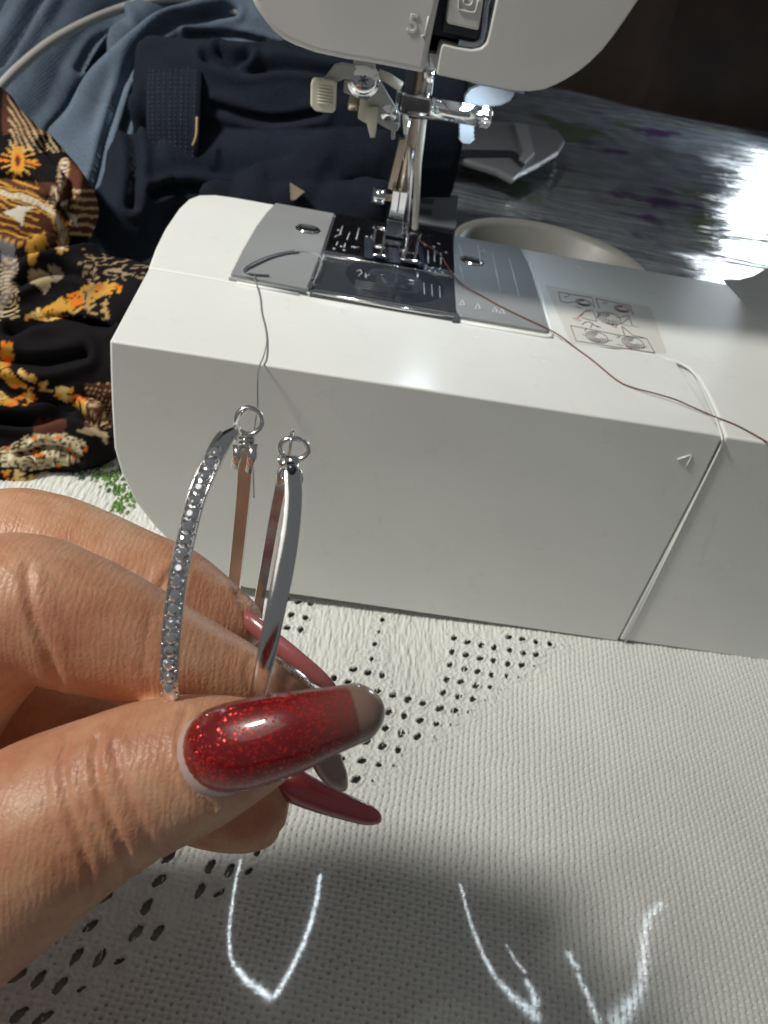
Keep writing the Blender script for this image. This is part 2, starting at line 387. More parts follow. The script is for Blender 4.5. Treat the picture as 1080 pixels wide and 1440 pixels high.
soft = np.clip((430-(cx_-380)*.75-(cy_-830)*1.4)/60, 0, 1)*(cx_ < 900)*(cy_ < 1000)      # long satin floats under the machine's edge
soft2 = np.clip(1-np.hypot((cx_-190)/140, (cy_-1270)/75), 0, 1)
sm = np.clip(soft*1.2+soft2*1.5, 0, 1)*(1-mat_)
H = hw*(1-mat_)*(1-sm)+hm*mat_+ridge*sm
H -= np.clip(1.5-D1, 0, 1)*.9
H += .9*(vnoise(GX/35, GY/35, 21)-.5)+.35*(vnoise(GX/11, GY/11, 22)-.5)+.06*vnoise(GX/.42, GY/.42, 23)
keepv = inside
idx = -np.ones(GX.shape, int); idx[keepv] = np.arange(keepv.sum())
V = np.stack([GX, GY, H], -1)[keepv]
q = keepv[:-1, :-1] & keepv[1:, :-1] & keepv[:-1, 1:] & keepv[1:, 1:]
dc = (D1[:-1, :-1]+D1[1:, 1:]+D1[1:, :-1]+D1[:-1, 1:])/4
fibre = vnoise(GU/.5, GV/3.0, 31)[:-1, :-1] > .86
q &= ~((dc < .98) & ~fibre)
Fq = np.stack([idx[:-1, :-1][q], idx[:-1, 1:][q], idx[1:, 1:][q], idx[1:, :-1][q]], -1)
me = bpy.data.meshes.new('tablecloth'); me.vertices.add(len(V)); me.vertices.foreach_set('co', (V*S).ravel())
me.loops.add(Fq.size); me.loops.foreach_set('vertex_index', Fq.ravel()); me.polygons.add(len(Fq))
me.polygons.foreach_set('loop_start', np.arange(0, Fq.size, 4)); me.polygons.foreach_set('loop_total', np.full(len(Fq), 4))
me.polygons.foreach_set('use_smooth', np.ones(len(Fq), bool)); me.update(calc_edges=True); me.materials.append(M['cotton'])
cloth = thing('tablecloth', (0, 0, 0), 'white woven cotton tablecloth with openwork holes under the hand and sewing machine', 'tablecloth')
o = bpy.data.objects.new('weave', me); COL.objects.link(o); o.parent = cloth; ORG[o.name] = np.zeros(3)
mesh('underlay', [(-173, 63, -1.75), (250, 63, -1.75), (250, 350, -1.75), (-173, 350, -1.75)], [(0, 1, 2, 3)], plastic('felt_underlay', (.42, .40, .36), .9), cloth, False)
mesh('outer_cloth', [(-900, -300, -.9), (-175.5, -300, -.9), (-175.5, 900, -.9), (-900, 900, -.9)], [(0, 1, 2, 3)], M['cotton'], cloth, False)
mesh('outer_cloth', [(-174, -300, -.9), (900, -300, -.9), (900, 61, -.9), (-174, 61, -.9)], [(0, 1, 2, 3)], M['cotton'], cloth, False)
mesh('outer_cloth', [(251, 63, -.9), (900, 63, -.9), (900, 420, -.9), (251, 420, -.9)], [(0, 1, 2, 3)], M['cotton'], cloth, False)
mesh('outer_cloth', [(-174, 351, -.9), (5, 351, -.9), (5, 900, -.9), (-174, 900, -.9)], [(0, 1, 2, 3)], M['cotton'], cloth, False)
# green embroidered leaf
for nm, mt, pts in (('embroidery', M['green'], [(150,655),(140,668),(150,680),(165,690),(172,700),(160,712),(176,716),(184,706),(150,668),(160,676),(172,684),(182,694),(168,708),(132,662),(165,668),(178,698)]),
                    ('embroidery', M['greend'], [(125,655),(138,658),(168,662),(178,672),(110,660),(158,690),(185,682),(120,668)])):
    parts = []
    for (px, py) in pts:
        c0 = onz(px, py, .8)
        for k in range(9):
            p = c0 + rng.normal(0, [1.6, 2.2, .2]); th = rng.uniform(.9, 1.7)
            dvec = np.array([math.cos(th), math.sin(th), 0])*rng.uniform(.9, 1.7)
            parts.append(loft([p-dvec, p+[0, 0, .5], p+dvec], [.15, .42, .15], 6))
    mesh(nm, *join(*parts), mt, cloth)
# ================================================================ SEWING MACHINE
ZT = 111.0
sm_ = thing('sewing_machine', (60, 330, 0), 'white sewing machine standing on the white tablecloth with its needle lowered', 'sewing machine')
front = [(-61.6, 111), (-61.6, 100), (-61.4, 84.9), (-60.8, 68), (-58.3, 57), (-53.2, 44), (-46, 33.4), (-36, 21.5), (-26, 13), (-17, 8), (-8, 6.2), (20, 5.4)]
trayF = front + [(160.2, .6), (157.0, 111)]
trayT = [(-90, 230), (157.6, 230), (157.6, 250), (160.4, 266), (162.6, 284), (163.0, 297), (161, 304), (156.5, 308.3), (150, 310), (-90, 313)]
def boolean(a, b, op='INTERSECT'):
    m = a.modifiers.new('x', 'BOOLEAN'); m.object = b; m.operation = op; m.solver = 'EXACT'; apply(a); bpy.data.objects.remove(b); return a
def mk(pr): return mesh('tmp', *pr, None, None, False)
# tray: L-shaped front part
A = mesh('extension_tray', *prism(trayF, 250, 340, 'y'), M['white'], sm_, False)
B = mesh('tmp', *prism([(x, y) for x, y in trayT], -20, ZT+20), None, sm_, False); boolean(A, B)
bevel(A, 1.1, 4, 40); A.data.polygons.foreach_set('use_smooth', [True]*len(A.data.polygons)); A.data.set_sharp_from_angle(angle=math.radians(60))
# base: everything else of the bed
baseT = [(-61.9, 313.6), (-63.2, 335), (-63.6, 358), (-62.5, 385), (-60.5, 400), (-57, 408), (-50, 412.5), (-40, 413.8), (110, 414.5), (360, 420), (360, 250), (158.1, 250), (160.9, 266), (163.1, 284), (163.5, 297.3), (161.4, 304.5), (156.8, 308.8), (150, 310.5)]
baseF = [(-64, ZT)] + [(x-1.6 if x < -40 else x, z) for x, z in front[1:]] + [(360, -4), (360, ZT)]
A = mesh('machine_base', *prism(baseF, 240, 430, 'y'), M['white'], sm_, False)
B = mesh('tmp', *prism(baseT, -30, ZT+30), None, sm_, False); boolean(A, B)
bevel(A, 1.0, 4, 40); A.data.polygons.foreach_set('use_smooth', [True]*len(A.data.polygons)); A.data.set_sharp_from_angle(angle=math.radians(60))
# raised rib along the tray seam on the front (its lit lip)
ribp = [onz(1003, 581, ZT+.1), onz(979, 528, ZT+.1), onz(968, 515, ZT+.1), onz(955, 509, ZT+.1), onz(936, 504, ZT+.1)]
rim = [onz(936, 504.5, ZT), onz(955, 511, ZT), onz(968, 518, ZT), onz(979.5, 530, ZT), onz(990, 552, ZT), onz(1004, 583, ZT), onz(1012, 604, ZT), onz(1015.5, 617, ZT-.6), ony(1015.5, 624, 249.6), ony(1012, 632, 249.6), ony(945, 768, 249.6), ony(879, 903, 249.6)]
mesh('seam_rim', *loft(np.vstack([catmull(rim[:-3], 5), np.array(rim[-3:])]), .42, 8), M['white'], sm_)
# small moulded arrow
def stroke(pts, r, mat, parent, name, n=6):
    return mesh(name, *loft(np.array(pts), r, n), mat, parent)
arr = mesh('arrow_mark', *join(loft([ony(953, 646, 249.8), ony(972, 640, 249.8)], .38, 6), loft([ony(972, 640, 249.8), ony(968.5, 650, 249.8), ony(965, 656, 249.8)], .38, 6)), M['white'], sm_)
# plate
def P2(*pts, z=ZT): return [tuple(onz(x, y, z)[:2]) for x, y in pts]
pl = P2((324,389),(341,355),(360,322),(374,303),(387,289.5),(729,351.5),(741,372),(748,390),(760,430),(770.5,469.5),(768,471.5),(646,450.5),(643,453),(434,414),(430,409.5))
pcut = []
A = mesh('bed_plate', *prism(P2((324,389),(341,355),(360,322),(374,303),(387,289.5),(470,304.3),(452,358),(436,400),(434,411)), ZT-.5, ZT+1.6), M['grey'], sm_, False); bevel(A, .6, 3)
A = mesh('bed_plate', *prism(P2((637,335),(729,351.5),(741,372),(748,390),(760,430),(770.5,466),(767,469.5),(647,449),(640,440),(637,388)), ZT-.5, ZT+1.6), M['grey'], sm_, False); bevel(A, .6, 3)
# lips under the plate's front edge
mesh('plate_lip', *loft([onz(322, 392, ZT+.4), onz(431, 412, ZT+.4)], .9, 8), M['grey'], sm_)
mesh('seam_rim', *loft([onz(333, 398, ZT+.2), onz(420, 414.5, ZT+.2)], .8, 8), M['white'], sm_)
mesh('seam_rim', *loft([onz(648, 453.5, ZT+.2), onz(768, 474.5, ZT+.2), onz(775, 474, ZT+.2), onz(775.5, 468, ZT+.2), onz(763, 425, ZT+.2), onz(753, 389, ZT+.2), onz(746, 371, ZT+.2), onz(733, 351, ZT+.2)], .65, 8), M['white'], sm_)
# throat plate (dark metal)
A = mesh('needle_plate', *prism(P2((472,304.8),(636,334.6),(638,387),(456,356.5)), ZT-.5, ZT+1.7), M['plate'], sm_, False); bevel(A, .3, 2)
mesh('plate_rim', *loft([onz(455, 357.5, ZT+1.9), onz(639, 388.5, ZT+1.9)], .45, 6), M['silver'], sm_)
# bobbin cover
well = P2((456,359),(638,391),(640,447),(436,411),(437,403))
mesh('bobbin_well', *prism(well, ZT-14, ZT-.2), M['slot'], sm_, False)
cc = onz(556, 396, ZT+.3)
mesh('bobbin_ring', *lathe([(12.8, -.0), (13.6, .4), (21.5, .4), (22, 0), (12.8, 0)], (cc[0], cc[1]+2, ZT-.1), 48), M['greyd'], sm_)
mesh('bobbin', *join(lathe([(.3, 0), (9.5, 0), (10, .35), (3, .5), (2.8, .9), (.3, .9)], (cc[0]-2, cc[1], ZT), 32), loft([(cc[0]-6, cc[1]-1, ZT+.9), (cc[0]-4, cc[1]-6, ZT+.9)], .7, 6)), M['greyp'], sm_)
A = mesh('bobbin_cover', *prism(P2((457,360),(637,391.5),(640.5,444),(438,408.5)), ZT+.9, ZT+1.7), M['smoke'], sm_, False); bevel(A, .25, 2)
A = mesh('cover_front_edge', *join(prism(P2((437,408),(641,445),(641,453),(434.5,416.5)), ZT-2.5, ZT+1.0)), M['chromed'] if 'chromed' in M else M['greyd'], sm_, False); bevel(A, .5, 3)
mesh('cover_front_lip', *loft([onz(440, 411, ZT+1.5), onz(560, 433, ZT+1.5), onz(638, 446, ZT+1.5)], .75, 8), M['silver'], sm_)
for k in range(4):
    mesh('cover_rib', *loft([onz(500-k*.5, 394+k*3, ZT+1.9), onz(582-k*.5, 408.5+k*3, ZT+1.9)], .22, 6), M['greyd'], sm_)
for k in range(3):
    mesh('cover_mark', *loft([onz(596+k*11, 398+k*2, ZT+1.85), onz(597+k*11, 414+k*2, ZT+1.85)], .14, 5), M['engr'], sm_)
mesh('cover_number', *join(loft([onz(502, 381, ZT+1.9), onz(507, 379.5, ZT+1.9), onz(509, 384, ZT+1.9), onz(504, 388, ZT+1.9)], .2, 5), loft([onz(514, 384, ZT+1.9), onz(515, 391, ZT+1.9)], .2, 5), loft([onz(520, 386, ZT+1.9), onz(513, 389, ZT+1.9)], .2, 5)), M['engr'], sm_)
A = mesh('cover_latch', *prism(P2((632,441),(645,443.5),(646,455),(636,454)), ZT-1, ZT+1.2), M['greyd'], sm_, False); bevel(A, .4, 2)
A = mesh('cover_latch', *prism(P2((434,400),(440,401),(438,411),(430,409.5)), ZT-1, ZT+1.9), M['greyd'], sm_, False); bevel(A, .4, 2)
# screws
for (px, py) in ((433, 322.5), (664, 367.5)):
    c0 = onz(px, py, ZT+1.6)
    s_ = mesh('plate_screw', *lathe([(.4, .9), (3.6, .7), (4.6, .15), (4.7, -.3), (5.1, -.3), (5.6, .35), (6.1, .1)], (c0[0], c0[1], ZT+1.6), 36), M['chrome'], sm_)
    mesh('screw_slot', *box((c0[0], c0[1], ZT+2.3), (6.6, 1.3, .9)), M['greyd'], s_, False)
# engraved marks of the throat plate
def seg(a, b, r=.28, z=ZT+1.75, mat='engr', nm='guide_mark', par=None): return mesh(nm, *loft([onz(*a, z), onz(*b, z)], r, 5), M[mat], par or sm_)
for a, b in (((482,318),(478,330)),((492,327),(488,337)),((505,321),(501,337)),((475,340),(473,345)),((486,342),(484,348)),((523,331),(519,343)),((602,352),(602,370)),((611,354),(611,368)),((620,356),(620,372)),((592,348),(592,366)),((471,333),(480,329)),((494,347),(505,348)),((597,375),(600,373)),((606,378),(609,376)),((617,379),(620,377))):
    seg(a, b)
for (px, py) in ((470,350),(484,352),(499,348),(516,333),(598,345),(610,347),(617,343),(604,381),(612,383),(622,383),(598,378),(480,347),(476,324),(627,355)):
    mesh('guide_dot', *lathe([(.7, 0), (.6, .25), (.1, .3)], onz(px, py, ZT+1.65), 8), M['engr'], sm_)
# lines on the right plate
for a, b in (((672,345),(676,372)),((692,356),(704,411)),((716,364),(730,416)),((646,373),(652,394)),((645,343),(649,358))):
    seg(a, b, .22)
for i, (px, py) in enumerate(((650,428),(672,433),(696,438),(706,440))):
    seg((px-3,py+1),(px,py-6),.25); seg((px,py-6),(px+4,py+2),.25); seg((px-4,py),(px+5,py+2),.2)
seg((672,352),(684,354),.22); seg((680,350),(683,357),.22)
# bobbin thread channel on the left plate
ch = catmull([onz(*p, ZT+1.7) for p in ((420,356),(402,358),(380,364),(358,374),(345,381),(348,386),(360,388),(378,389))], 6)
mesh('thread_channel', *loft(ch, .95, 6, R2=.5), M['greyd'], sm_)
ch = catmull([onz(*p, ZT+1.7) for p in ((414,352),(396,355),(374,361),(352,371),(342,379),(344,386),(358,391))], 6)
mesh('channel_ridge', *loft(ch, .4, 6), M['grey'], sm_)
ch = catmull([onz(*p, ZT+1.7) for p in ((417,354),(430,354),(444,358),(452,363),(450,376),(444,392))], 6)
mesh('channel_ridge', *loft(ch, .45, 6), M['grey'], sm_)
seg((445,374),(439,393), .45, mat='greyd', nm='cutter_slot')

# ---- head
YF = 325.0
def P3(*pts, y=YF): return [(p[0], p[2]) for p in (ony(a, b, y) for a, b in pts)]
left = P3((603,0),(597,104),(560,96.5),(520,89),(484,83.5),(444,75),(414,64),(400,57),(385,45),(373,31),(361,14),(353,0))
left = P3((618,0),(607.5,51),(597,104),(560,96.5),(520,89),(484,83.5),(444,75),(414,64),(400,57),(385,45),(373,31),(361,14),(353,0)) + [(-31.5, 222), (-29, 262), (-18, 280)] + [(38.5, 280)]
A = mesh('face_cover', *prism(left, YF, 424, 'y'), M['headw'], sm_, False); bevel(A, 2.0, 4, 30); A.data.polygons.foreach_set('use_smooth', [True]*len(A.data.polygons)); A.data.set_sharp_from_angle(angle=math.radians(55))
right = P3((614,105.5),(640,111),(673,118),(704,124.5),(724,128),(745,129),(766,126),(782,119.5),(798,111),(815,100),(830,88),(848,70),(863,51),(880,27),(898,0)) + [(104, 240), (122, 252), (150, 258), (360, 262), (360, 300), (55, 300)] + P3((705,-20),(699,0),(688,50),(685,61),(677,68.5),(664,71),(642,67.5),(624,62.5),(621,66),(618,80))
A = mesh('head_casing', *prism(right, YF+.3, 424.5, 'y'), M['headw'], sm_, False); bevel(A, 1.4, 4, 30); A.data.polygons.foreach_set('use_smooth', [True]*len(A.data.polygons)); A.data.set_sharp_from_angle(angle=math.radians(55))
mesh('slot_lining', *box((48, 378, 245), (34, 80, 88)), M['slot'], sm_, False)
A = mesh('reverse_button', *prism(P3((635,-20),(628.7,34),(674,44),(684,-20)), YF+1.5, YF+9, 'y'), M['headw'], sm_, False); bevel(A, .8, 3)
mesh('button_step', *box((44.2, YF+14, 213), (17, 12, 10)), M['greyd'], sm_, False)
icon = np.array([ony(*p, YF+1.3) for p in ((646,-6),(645,10),(648,14),(664,17.5),(669,15),(673,0))])
mesh('button_icon', *join(loft(catmull(icon, 4), .33, 6), loft(catmull([ony(*p, YF+1.3) for p in ((655,-6),(652,3),(656,7),(662,7),(665,2),(664,-6))], 4), .33, 6)), M['headw'], sm_)
A = mesh('light_guide', *loft(catmull([ony(*p, YF+4) for p in ((690,-14),(684,10),(681,40),(676,58),(664,63),(645,60))], 5), 1.0, 8, R2=1.6), M['clear'], sm_)
# raised "5" and arrow
def curve_text(body, loc, size, ext, mat, parent, name, rot=0):
    c = bpy.data.curves.new(name, 'FONT'); c.body = body; c.size = size*S; c.extrude = ext*S; c.bevel_depth = .00012; c.align_x = 'CENTER'; c.align_y = 'CENTER'
    o = bpy.data.objects.new('t', c); COL.objects.link(o); o.rotation_euler = (math.radians(90), rot, 0); o.location = Vector(loc)*S
    bpy.context.view_layer.update(); me = bpy.data.meshes.new_from_object(o.evaluated_get(bpy.context.evaluated_depsgraph_get())); me.transform(o.matrix_world)
    bpy.data.objects.remove(o); me.transform(Matrix.Translation(-Vector(ORG[parent.name])*S)); me.materials.clear(); me.materials.append(mat)
    o = bpy.data.objects.new(name, me); COL.objects.link(o); o.parent = parent; ORG[o.name] = ORG[parent.name]; return o
p5 = ony(581, 35, YF)
curve_text('5', (p5[0], YF+.1, p5[2]), 8.0, .35, M['headw'], sm_, 'moulded_number')
mesh('moulded_arrow', *join(loft([ony(603, 23, YF), ony(600.5, 36, YF), ony(597.5, 50, YF)], .38, 6), loft([ony(597.5, 57, YF), ony(593, 50, YF), ony(600.5, 50.5, YF)], .38, 6)), M['headw'], sm_)
A = mesh('machine_pillar', *prism([(222, 110), (222, ZT+.3), (230, 112.5), (237, 116), (243, 122), (247, 131), (250, 145), (256, 262), (360, 262), (360, 110)], 300, 423.6, 'y'), M['white'], sm_, False); bevel(A, 3, 4, 50)
A.data.polygons.foreach_set('use_smooth', [True]*len(A.data.polygons)); A.data.set_sharp_from_angle(angle=math.radians(50))
# ---- bars
def bar(name, pts, r, mat, n=16, y=378, R2=None, **k): return mesh(name, *loft([ony(a, b, y) for a, b in pts], r, n, R2=R2), M[mat], sm_, **k)
def plate_(name, pts, y, th, mat, bv=.3, par=None):
    A = mesh(name, *prism([(p[0], p[2]) for p in (ony(a, b, y) for a, b in pts)], y, y+th, 'y'), M[mat], par or sm_, False)
    if bv: bevel(A, bv, 2)
    return A
bar('needle_bar', [(607, 70), (600, 132)], 2.3, 'chrome', y=372)
bar('presser_bar', [(598, 96), (579, 215), (566, 275)], 3.1, 'brass', y=386)
plate_('bar_bracket', [(572,92),(596,100),(592,134),(570,130)], 388, 4, 'greyd')
bar('thread_post', [(596, 165), (588, 230), (583.5, 322)], 1.45, 'cream', y=368, n=12)
bar('needle_shaft', [(592, 165), (580, 240), (575.5, 290), (570, 352)], .62, 'chrome', y=374, n=10)
bar('needle_clamp_edge', [(575, 165), (566, 225)], .8, 'chrome', y=379, n=10)
A = plate_('needle_clamp', [(565,130),(606,138),(603,163),(561,157)], 366, 12, 'chrome', .9)
plate_('thread_guide', [(558,128),(564,128.5),(560,153),(562,159),(586,163),(606,165),(606,168.5),(580,168),(557,162),(555,152)], 363.5, 2.2, 'chrome', .3)
cs = ony(606, 152, 370); ce = ony(671, 163, 370)
mesh('clamp_screw', *loft([cs, ce], 4.0, 24), M['chromeb'] if 'chromeb' in M else M['chrome'], sm_)
dv = (ce-cs)/np.linalg.norm(ce-cs)
mesh('screw_neck', *loft([ce-dv*.5, ce+dv*1.6], 2.0, 16), M['chrome'], sm_)
kn = mesh('screw_knob', *loft([ce+dv*1.3, ce+dv*1.8, ce+dv*5.2, ce+dv*5.8], [3.2, 3.8, 3.8, 3.1], 24), M['chrome'], sm_)
for k in range(14):
    a_ = 2*math.pi*k/14; up_ = np.array([0, math.cos(a_), math.sin(a_)])*3.8
    mesh('knurl', *loft([ce+dv*1.9+up_, ce+dv*5.2+up_], .38, 5), M['chrome'], kn)
# foot shank and foot
A = plate_('foot_shank', [(553,268),(574,271),(567,311),(547,306)], 371, 5, 'chrome', .3)
mesh('shank_groove', *loft([ony(563, 268, 370.8), ony(559, 298, 370.8)], .32, 5), M['greyd'], sm_)
plate_('foot_holder', [(562,196),(572,197),(556,268),(545,266)], 377, 4, 'brass', .3)
plate_('holder_edge', [(575,205),(583,206),(575,320),(570,318)], 380, 3, 'chrome', .3)
fs = mesh('foot_screw', *loft([ony(556, 279, 376), ony(546, 277.5, 376), ony(545, 277.5, 376), ony(536, 276, 376)], [1.6, 1.6, 1.6, 1.6], 14), M['brass'], sm_)
mesh('screw_head', *loft([ony(541, 277, 376), ony(526, 274.5, 376)], 3.4, 18), M['chrome'], sm_)
mesh('screw_slot', *box(tuple(ony(525.5, 274.5, 376)), (1.2, 1.2, 6.4)), M['greyd'], sm_, False)
plate_('ankle', [(545,308),(568,312),(566,330),(543,326)], 371, 7, 'chrome', .4)
for (a0, z0) in ((526, 344), (541, 347), (565, 352)):
    pass
fz = ZT+2.0
fc = onz(558, 362, fz)
A = mesh('presser_foot', *join(box((fc[0]-8.5, fc[1]+8, fz+1.4), (6.2, 30, 1.8)), box((fc[0]+5.5, fc[1]+8, fz+1.4), (9.5, 30, 1.8)), box((fc[0]-1, fc[1]+16, fz+1.4), (20, 8, 1.7))), M['chrome'], sm_, False); bevel(A, .5, 3)
mesh('foot_toe', *loft([(fc[0]-8.5, fc[1]-6, fz+1.6), (fc[0]-8.5, fc[1]-12, fz+3.8)], 3.0, 12, R2=.8, hint=np.array([1., 0, 0])), M['chrome'], sm_)
mesh('foot_toe', *loft([(fc[0]+5.5, fc[1]-6, fz+1.6), (fc[0]+5.5, fc[1]-12, fz+3.8)], 4.6, 12, R2=.8, hint=np.array([1., 0, 0])), M['chrome'], sm_)
mesh('foot_pin', *loft([(fc[0]-12, fc[1]+16, fz+6.5), (fc[0]+11, fc[1]+16, fz+6.5)], .9, 12), M['chrome'], sm_)
for dx in (-11, -6.5, 4.5, 9.5):
    A = mesh('foot_wall', *box((fc[0]+dx, fc[1]+15, fz+4.6), (1.1, 10, 7)), M['chrome'], sm_, False); bevel(A, .3, 2)
A = mesh('foot_bridge', *box((fc[0]-1, fc[1]+20, fz+5.6), (9, 5, 5.5)), M['chrome'], sm_, False); bevel(A, .6, 3)
mesh('feed_opening', *box((fc[0]-1, fc[1]+6, ZT+1.85), (28, 26, .5)), M['slot'], sm_, False)
for dx in (-7, -3, 5):
    for k in range(7): mesh('feed_tooth', *box((fc[0]+dx, fc[1]-5+k*3.4, ZT+2.15), (1.6, 1.4, .5)), M['chrome'], sm_, False)
# ---- threader unit under the left of the head
TY = 352
plate_('threader_paddle', [(437,116),(441,111.5),(470,114),(473.5,118),(472,155),(468,159.5),(444,157),(436.5,149)], TY, 5, 'cream', 1.2)
for k in range(6):
    mesh('paddle_rib', *loft([ony(447, 121+k*4.6, TY-.2), ony(468, 123.5+k*4.6, TY-.2)], .33, 6), M['cream'], sm_)
plate_('threader_arm', [(454,113),(470,92),(480,89),(499,92),(499,110),(484,111.5),(474,116)], TY+2, 3, 'greyp', .5)
plate_('threader_bracket', [(497,84),(527,88),(530,106),(548,137),(563,162),(562,178),(558,186),(542,180),(528,171),(520,148),(518,138),(497,136),(483,130),(484,112),(496,112)], TY+3, 3.5, 'greyp', .5)
sc_ = ony(511, 113, TY+2.6)
h_ = mesh('bracket_screw', *lathe([(.3, 1.5), (3.2, 1.4), (5.0, .7), (5.2, .3), (6.4, .25), (6.5, 0)], sc_, 32, (0, -1, .15)), M['chrome'], sm_)
for k in range(3):
    a_ = k*math.pi/3+.3; dd = np.array([math.cos(a_), 0, math.sin(a_)])*2.0
    mesh('torx_slot', *loft([sc_+np.array([0, -1.5, .2])-dd, sc_+np.array([0, -1.5, .2])+dd], .4, 6), M['greyd'], h_)
bar('threader_pin', [(498, 136), (495.5, 154)], 2.1, 'brass', y=TY+8)
plate_('threader_body', [(507,138),(530,141),(526,172),(515,174),(503,167)], TY+5, 8, 'cream', .6)
mesh('threader_hook', *loft([ony(523, 150, TY+3), ony(523, 172, TY+3), ony(524, 193, TY+3)], [3.0, 2.2, 1.0], 12, R2=[1.4, 1.2, .8]), M['cream'], sm_)
plate_('threader_guide', [(538,170),(562,174),(560,184),(556,183),(555,197),(550,197),(551,184),(544,181)], TY+1, 5, 'greyp', .5)
mesh('guide_rivet', *lathe([(.2, 1.1), (1.1, .9), (1.3, 0), (3.2, 0), (3.4, -.4)], ony(547, 160, TY+2.6), 20, (0, -1, .1)), M['chrome'], sm_)
mesh('threader_lever', *loft([ony(532, 104, TY+9), ony(546, 110, TY+9), ony(564, 122, TY+9)], 1.9, 14), M['cream'], sm_)
plate_('threader_foot', [(566,166),(575,167),(573,190),(568,191)], TY+8, 4, 'cream', .6)
# ---- presser lifter lever behind
LY = 402
A = plate_('presser_lever', [(654,136),(661,126),(676,120),(700,120),(724,126),(724,132),(717,143),(705,149),(684,151),(662,150),(653,146)], LY, 5, 'lever', 1.6)
pts = [(647,168),(667,168)]
for k in range(5): pts += [(668, 172+k*6), (665.5, 175+k*6)]
pts += [(664,200),(661,203),(651,202),(648,199)]
for k in range(5)[::-1]: pts += [(645, 175+k*5), (647.5, 172+k*5)]
plate_('serrated_peg', pts, LY-4, 4, 'lever', .4)
mesh('head_underside', *box((44, 377, 203), (60, 78, 6)), M['greyd'], sm_, False)
mesh('light_lens', *box((66, 372, 190.5), (22, 10, 4)), M['clear'], sm_, False)
# ---- instruction decal, flat on the bed
dz = ZT+.15
dec = mesh('decal', [onz(*p, ZT+.08) for p in ((766,400),(915,432),(938,497),(803,483))], [(0, 1, 2, 3)], M['film'], sm_, False)
# (line art, in photograph coordinates laid onto the bed)
Lk = lambda x, y: (750+x/5.143, 380+y/5.143)
art = [([(180,158),(425,200),(440,268)],0),([(180,158),(200,225),(240,236),(300,228)],0),([(452,205),(700,258),(722,322)],0),([(452,205),(478,275)],0),([(270,400),(620,470),(820,495),(880,600)],0),([(270,400),(310,512),(560,550),(880,600)],0),
       ([(222,190),(238,195),(265,178)],0),([(500,240),(545,232)],1),([(505,228),(540,248)],1),([(350,275),(320,268),(308,262)],1),([(430,285),(380,290),(335,330),(320,345)],1),([(420,295),(370,300),(340,335)],1),([(285,350),(320,352),(345,368)],1),([(300,362),(330,370)],1),
       ([(430,295),(450,330),(458,370),(400,358),(350,345)],0),([(360,385),(400,370),(440,400),(490,414)],0),([(430,380),(415,415)],0),([(440,395),(470,418)],0),([(380,372),(350,395)],0),([(640,405),(660,468)],0),([(640,405),(720,470),(820,495)],0),([(600,345),(690,330),(715,395)],0),([(690,345),(640,385)],0),([(700,400),(765,415)],0),([(620,385),(700,405)],0),([(560,400),(600,415),(600,390)],1),([(560,385),(610,400)],1),([(455,300),(480,320),(462,345)],0),([(470,300),(500,310)],0)]
for (cx, cy, rx, ry, cnt, red) in ((362,235,56,24,3,0),(640,280,56,24,3,1),(550,350,85,45,4,0),(460,485,80,42,4,0),(720,525,80,42,4,0)):
    for k in range(cnt):
        s = 1-k*.22
        art.append(([(cx+rx*s*math.cos(a)+ry*.3*math.sin(a), cy+ry*s*math.sin(a)+rx*.15*math.cos(a)*s) for a in np.linspace(0, 2*math.pi*(1 if k == 0 else .8), 15)], 1 if (red and k != 1) else 0))
for (cx, cy) in ((440,512),(700,560),(555,385)): art.append(([(cx-35,cy-12),(cx+5,cy+8),(cx+30,cy+2)],1))
for pp in ([(370,440),(385,425)],[(355,460),(375,475)],[(530,515),(570,505)],[(605,490),(630,480)],[(600,535),(650,545)],[(790,565),(820,550)],[(590,470),(625,478)]): art.append((pp, 0))
VV = {0: [], 1: []}
for pts, c_ in art:
    VV[c_].append(loft([onz(*Lk(x, y), dz) for x, y in pts], .20, 4, R2=.05, hint=np.array([0, 1., 0])) if len(pts) < 3 else loft([onz(*Lk(x, y), dz) for x, y in pts], .19, 4))
mesh('decal_print', *join(*VV[0]), M['ink'], dec); mesh('decal_print', *join(*VV[1]), M['inkr'], dec)
# ---- threads
def thread(pts, r, mat, label):
    o = mesh('sewing_thread', *loft(catmull(pts, 8), r, 6), M[mat]); tag(o, label, 'thread'); return o
zz = ZT+2.2
thread([ony(573, 312, 372), onz(583, 326, zz+3), onz(588, 336, zz), onz(600, 345, zz), onz(610, 351, zz), onz(620, 360, zz), onz(628, 373, zz), onz(637, 386, zz), onz(652, 401, zz+.5), onz(680, 417, zz), onz(703, 430, zz), onz(740, 448, zz), onz(768, 461, zz), onz(790, 474, ZT+1.2), onz(812, 491, ZT+.4), onz(835, 508, ZT+.4), onz(868, 535, ZT+.4), onz(890, 545, ZT+.5), onz(920, 553, ZT+1.3), onz(950, 562, ZT+1.5), onz(975, 573, ZT+1.2), onz(1005, 586, ZT+.4), onz(1040, 600, ZT+.5), onz(1090, 628, ZT+.6)], .30, 'thread_r', 'thin brown thread trailing from the needle across the machine bed to the right')
thread([onz(360, 386, ZT+1.9), onz(358, 391, ZT+1.8), onz(361, 401, ZT+1.0), onz(366, 420, ZT+.4), onz(368, 440, ZT+.4), onz(373, 460, ZT+.4), onz(375, 480, ZT+.5), onz(371, 500, ZT+1.3), ony(366, 512, 248.6), ony(363, 522, 246.5), ony(362, 545, 245.0), ony(362, 575, 244.6), ony(358, 600, 244.4), ony(356, 640, 244.3), ony(357, 700, 244.6)], .26, 'thread_g', 'grey thread hanging from the bed channel down the machine front at left')
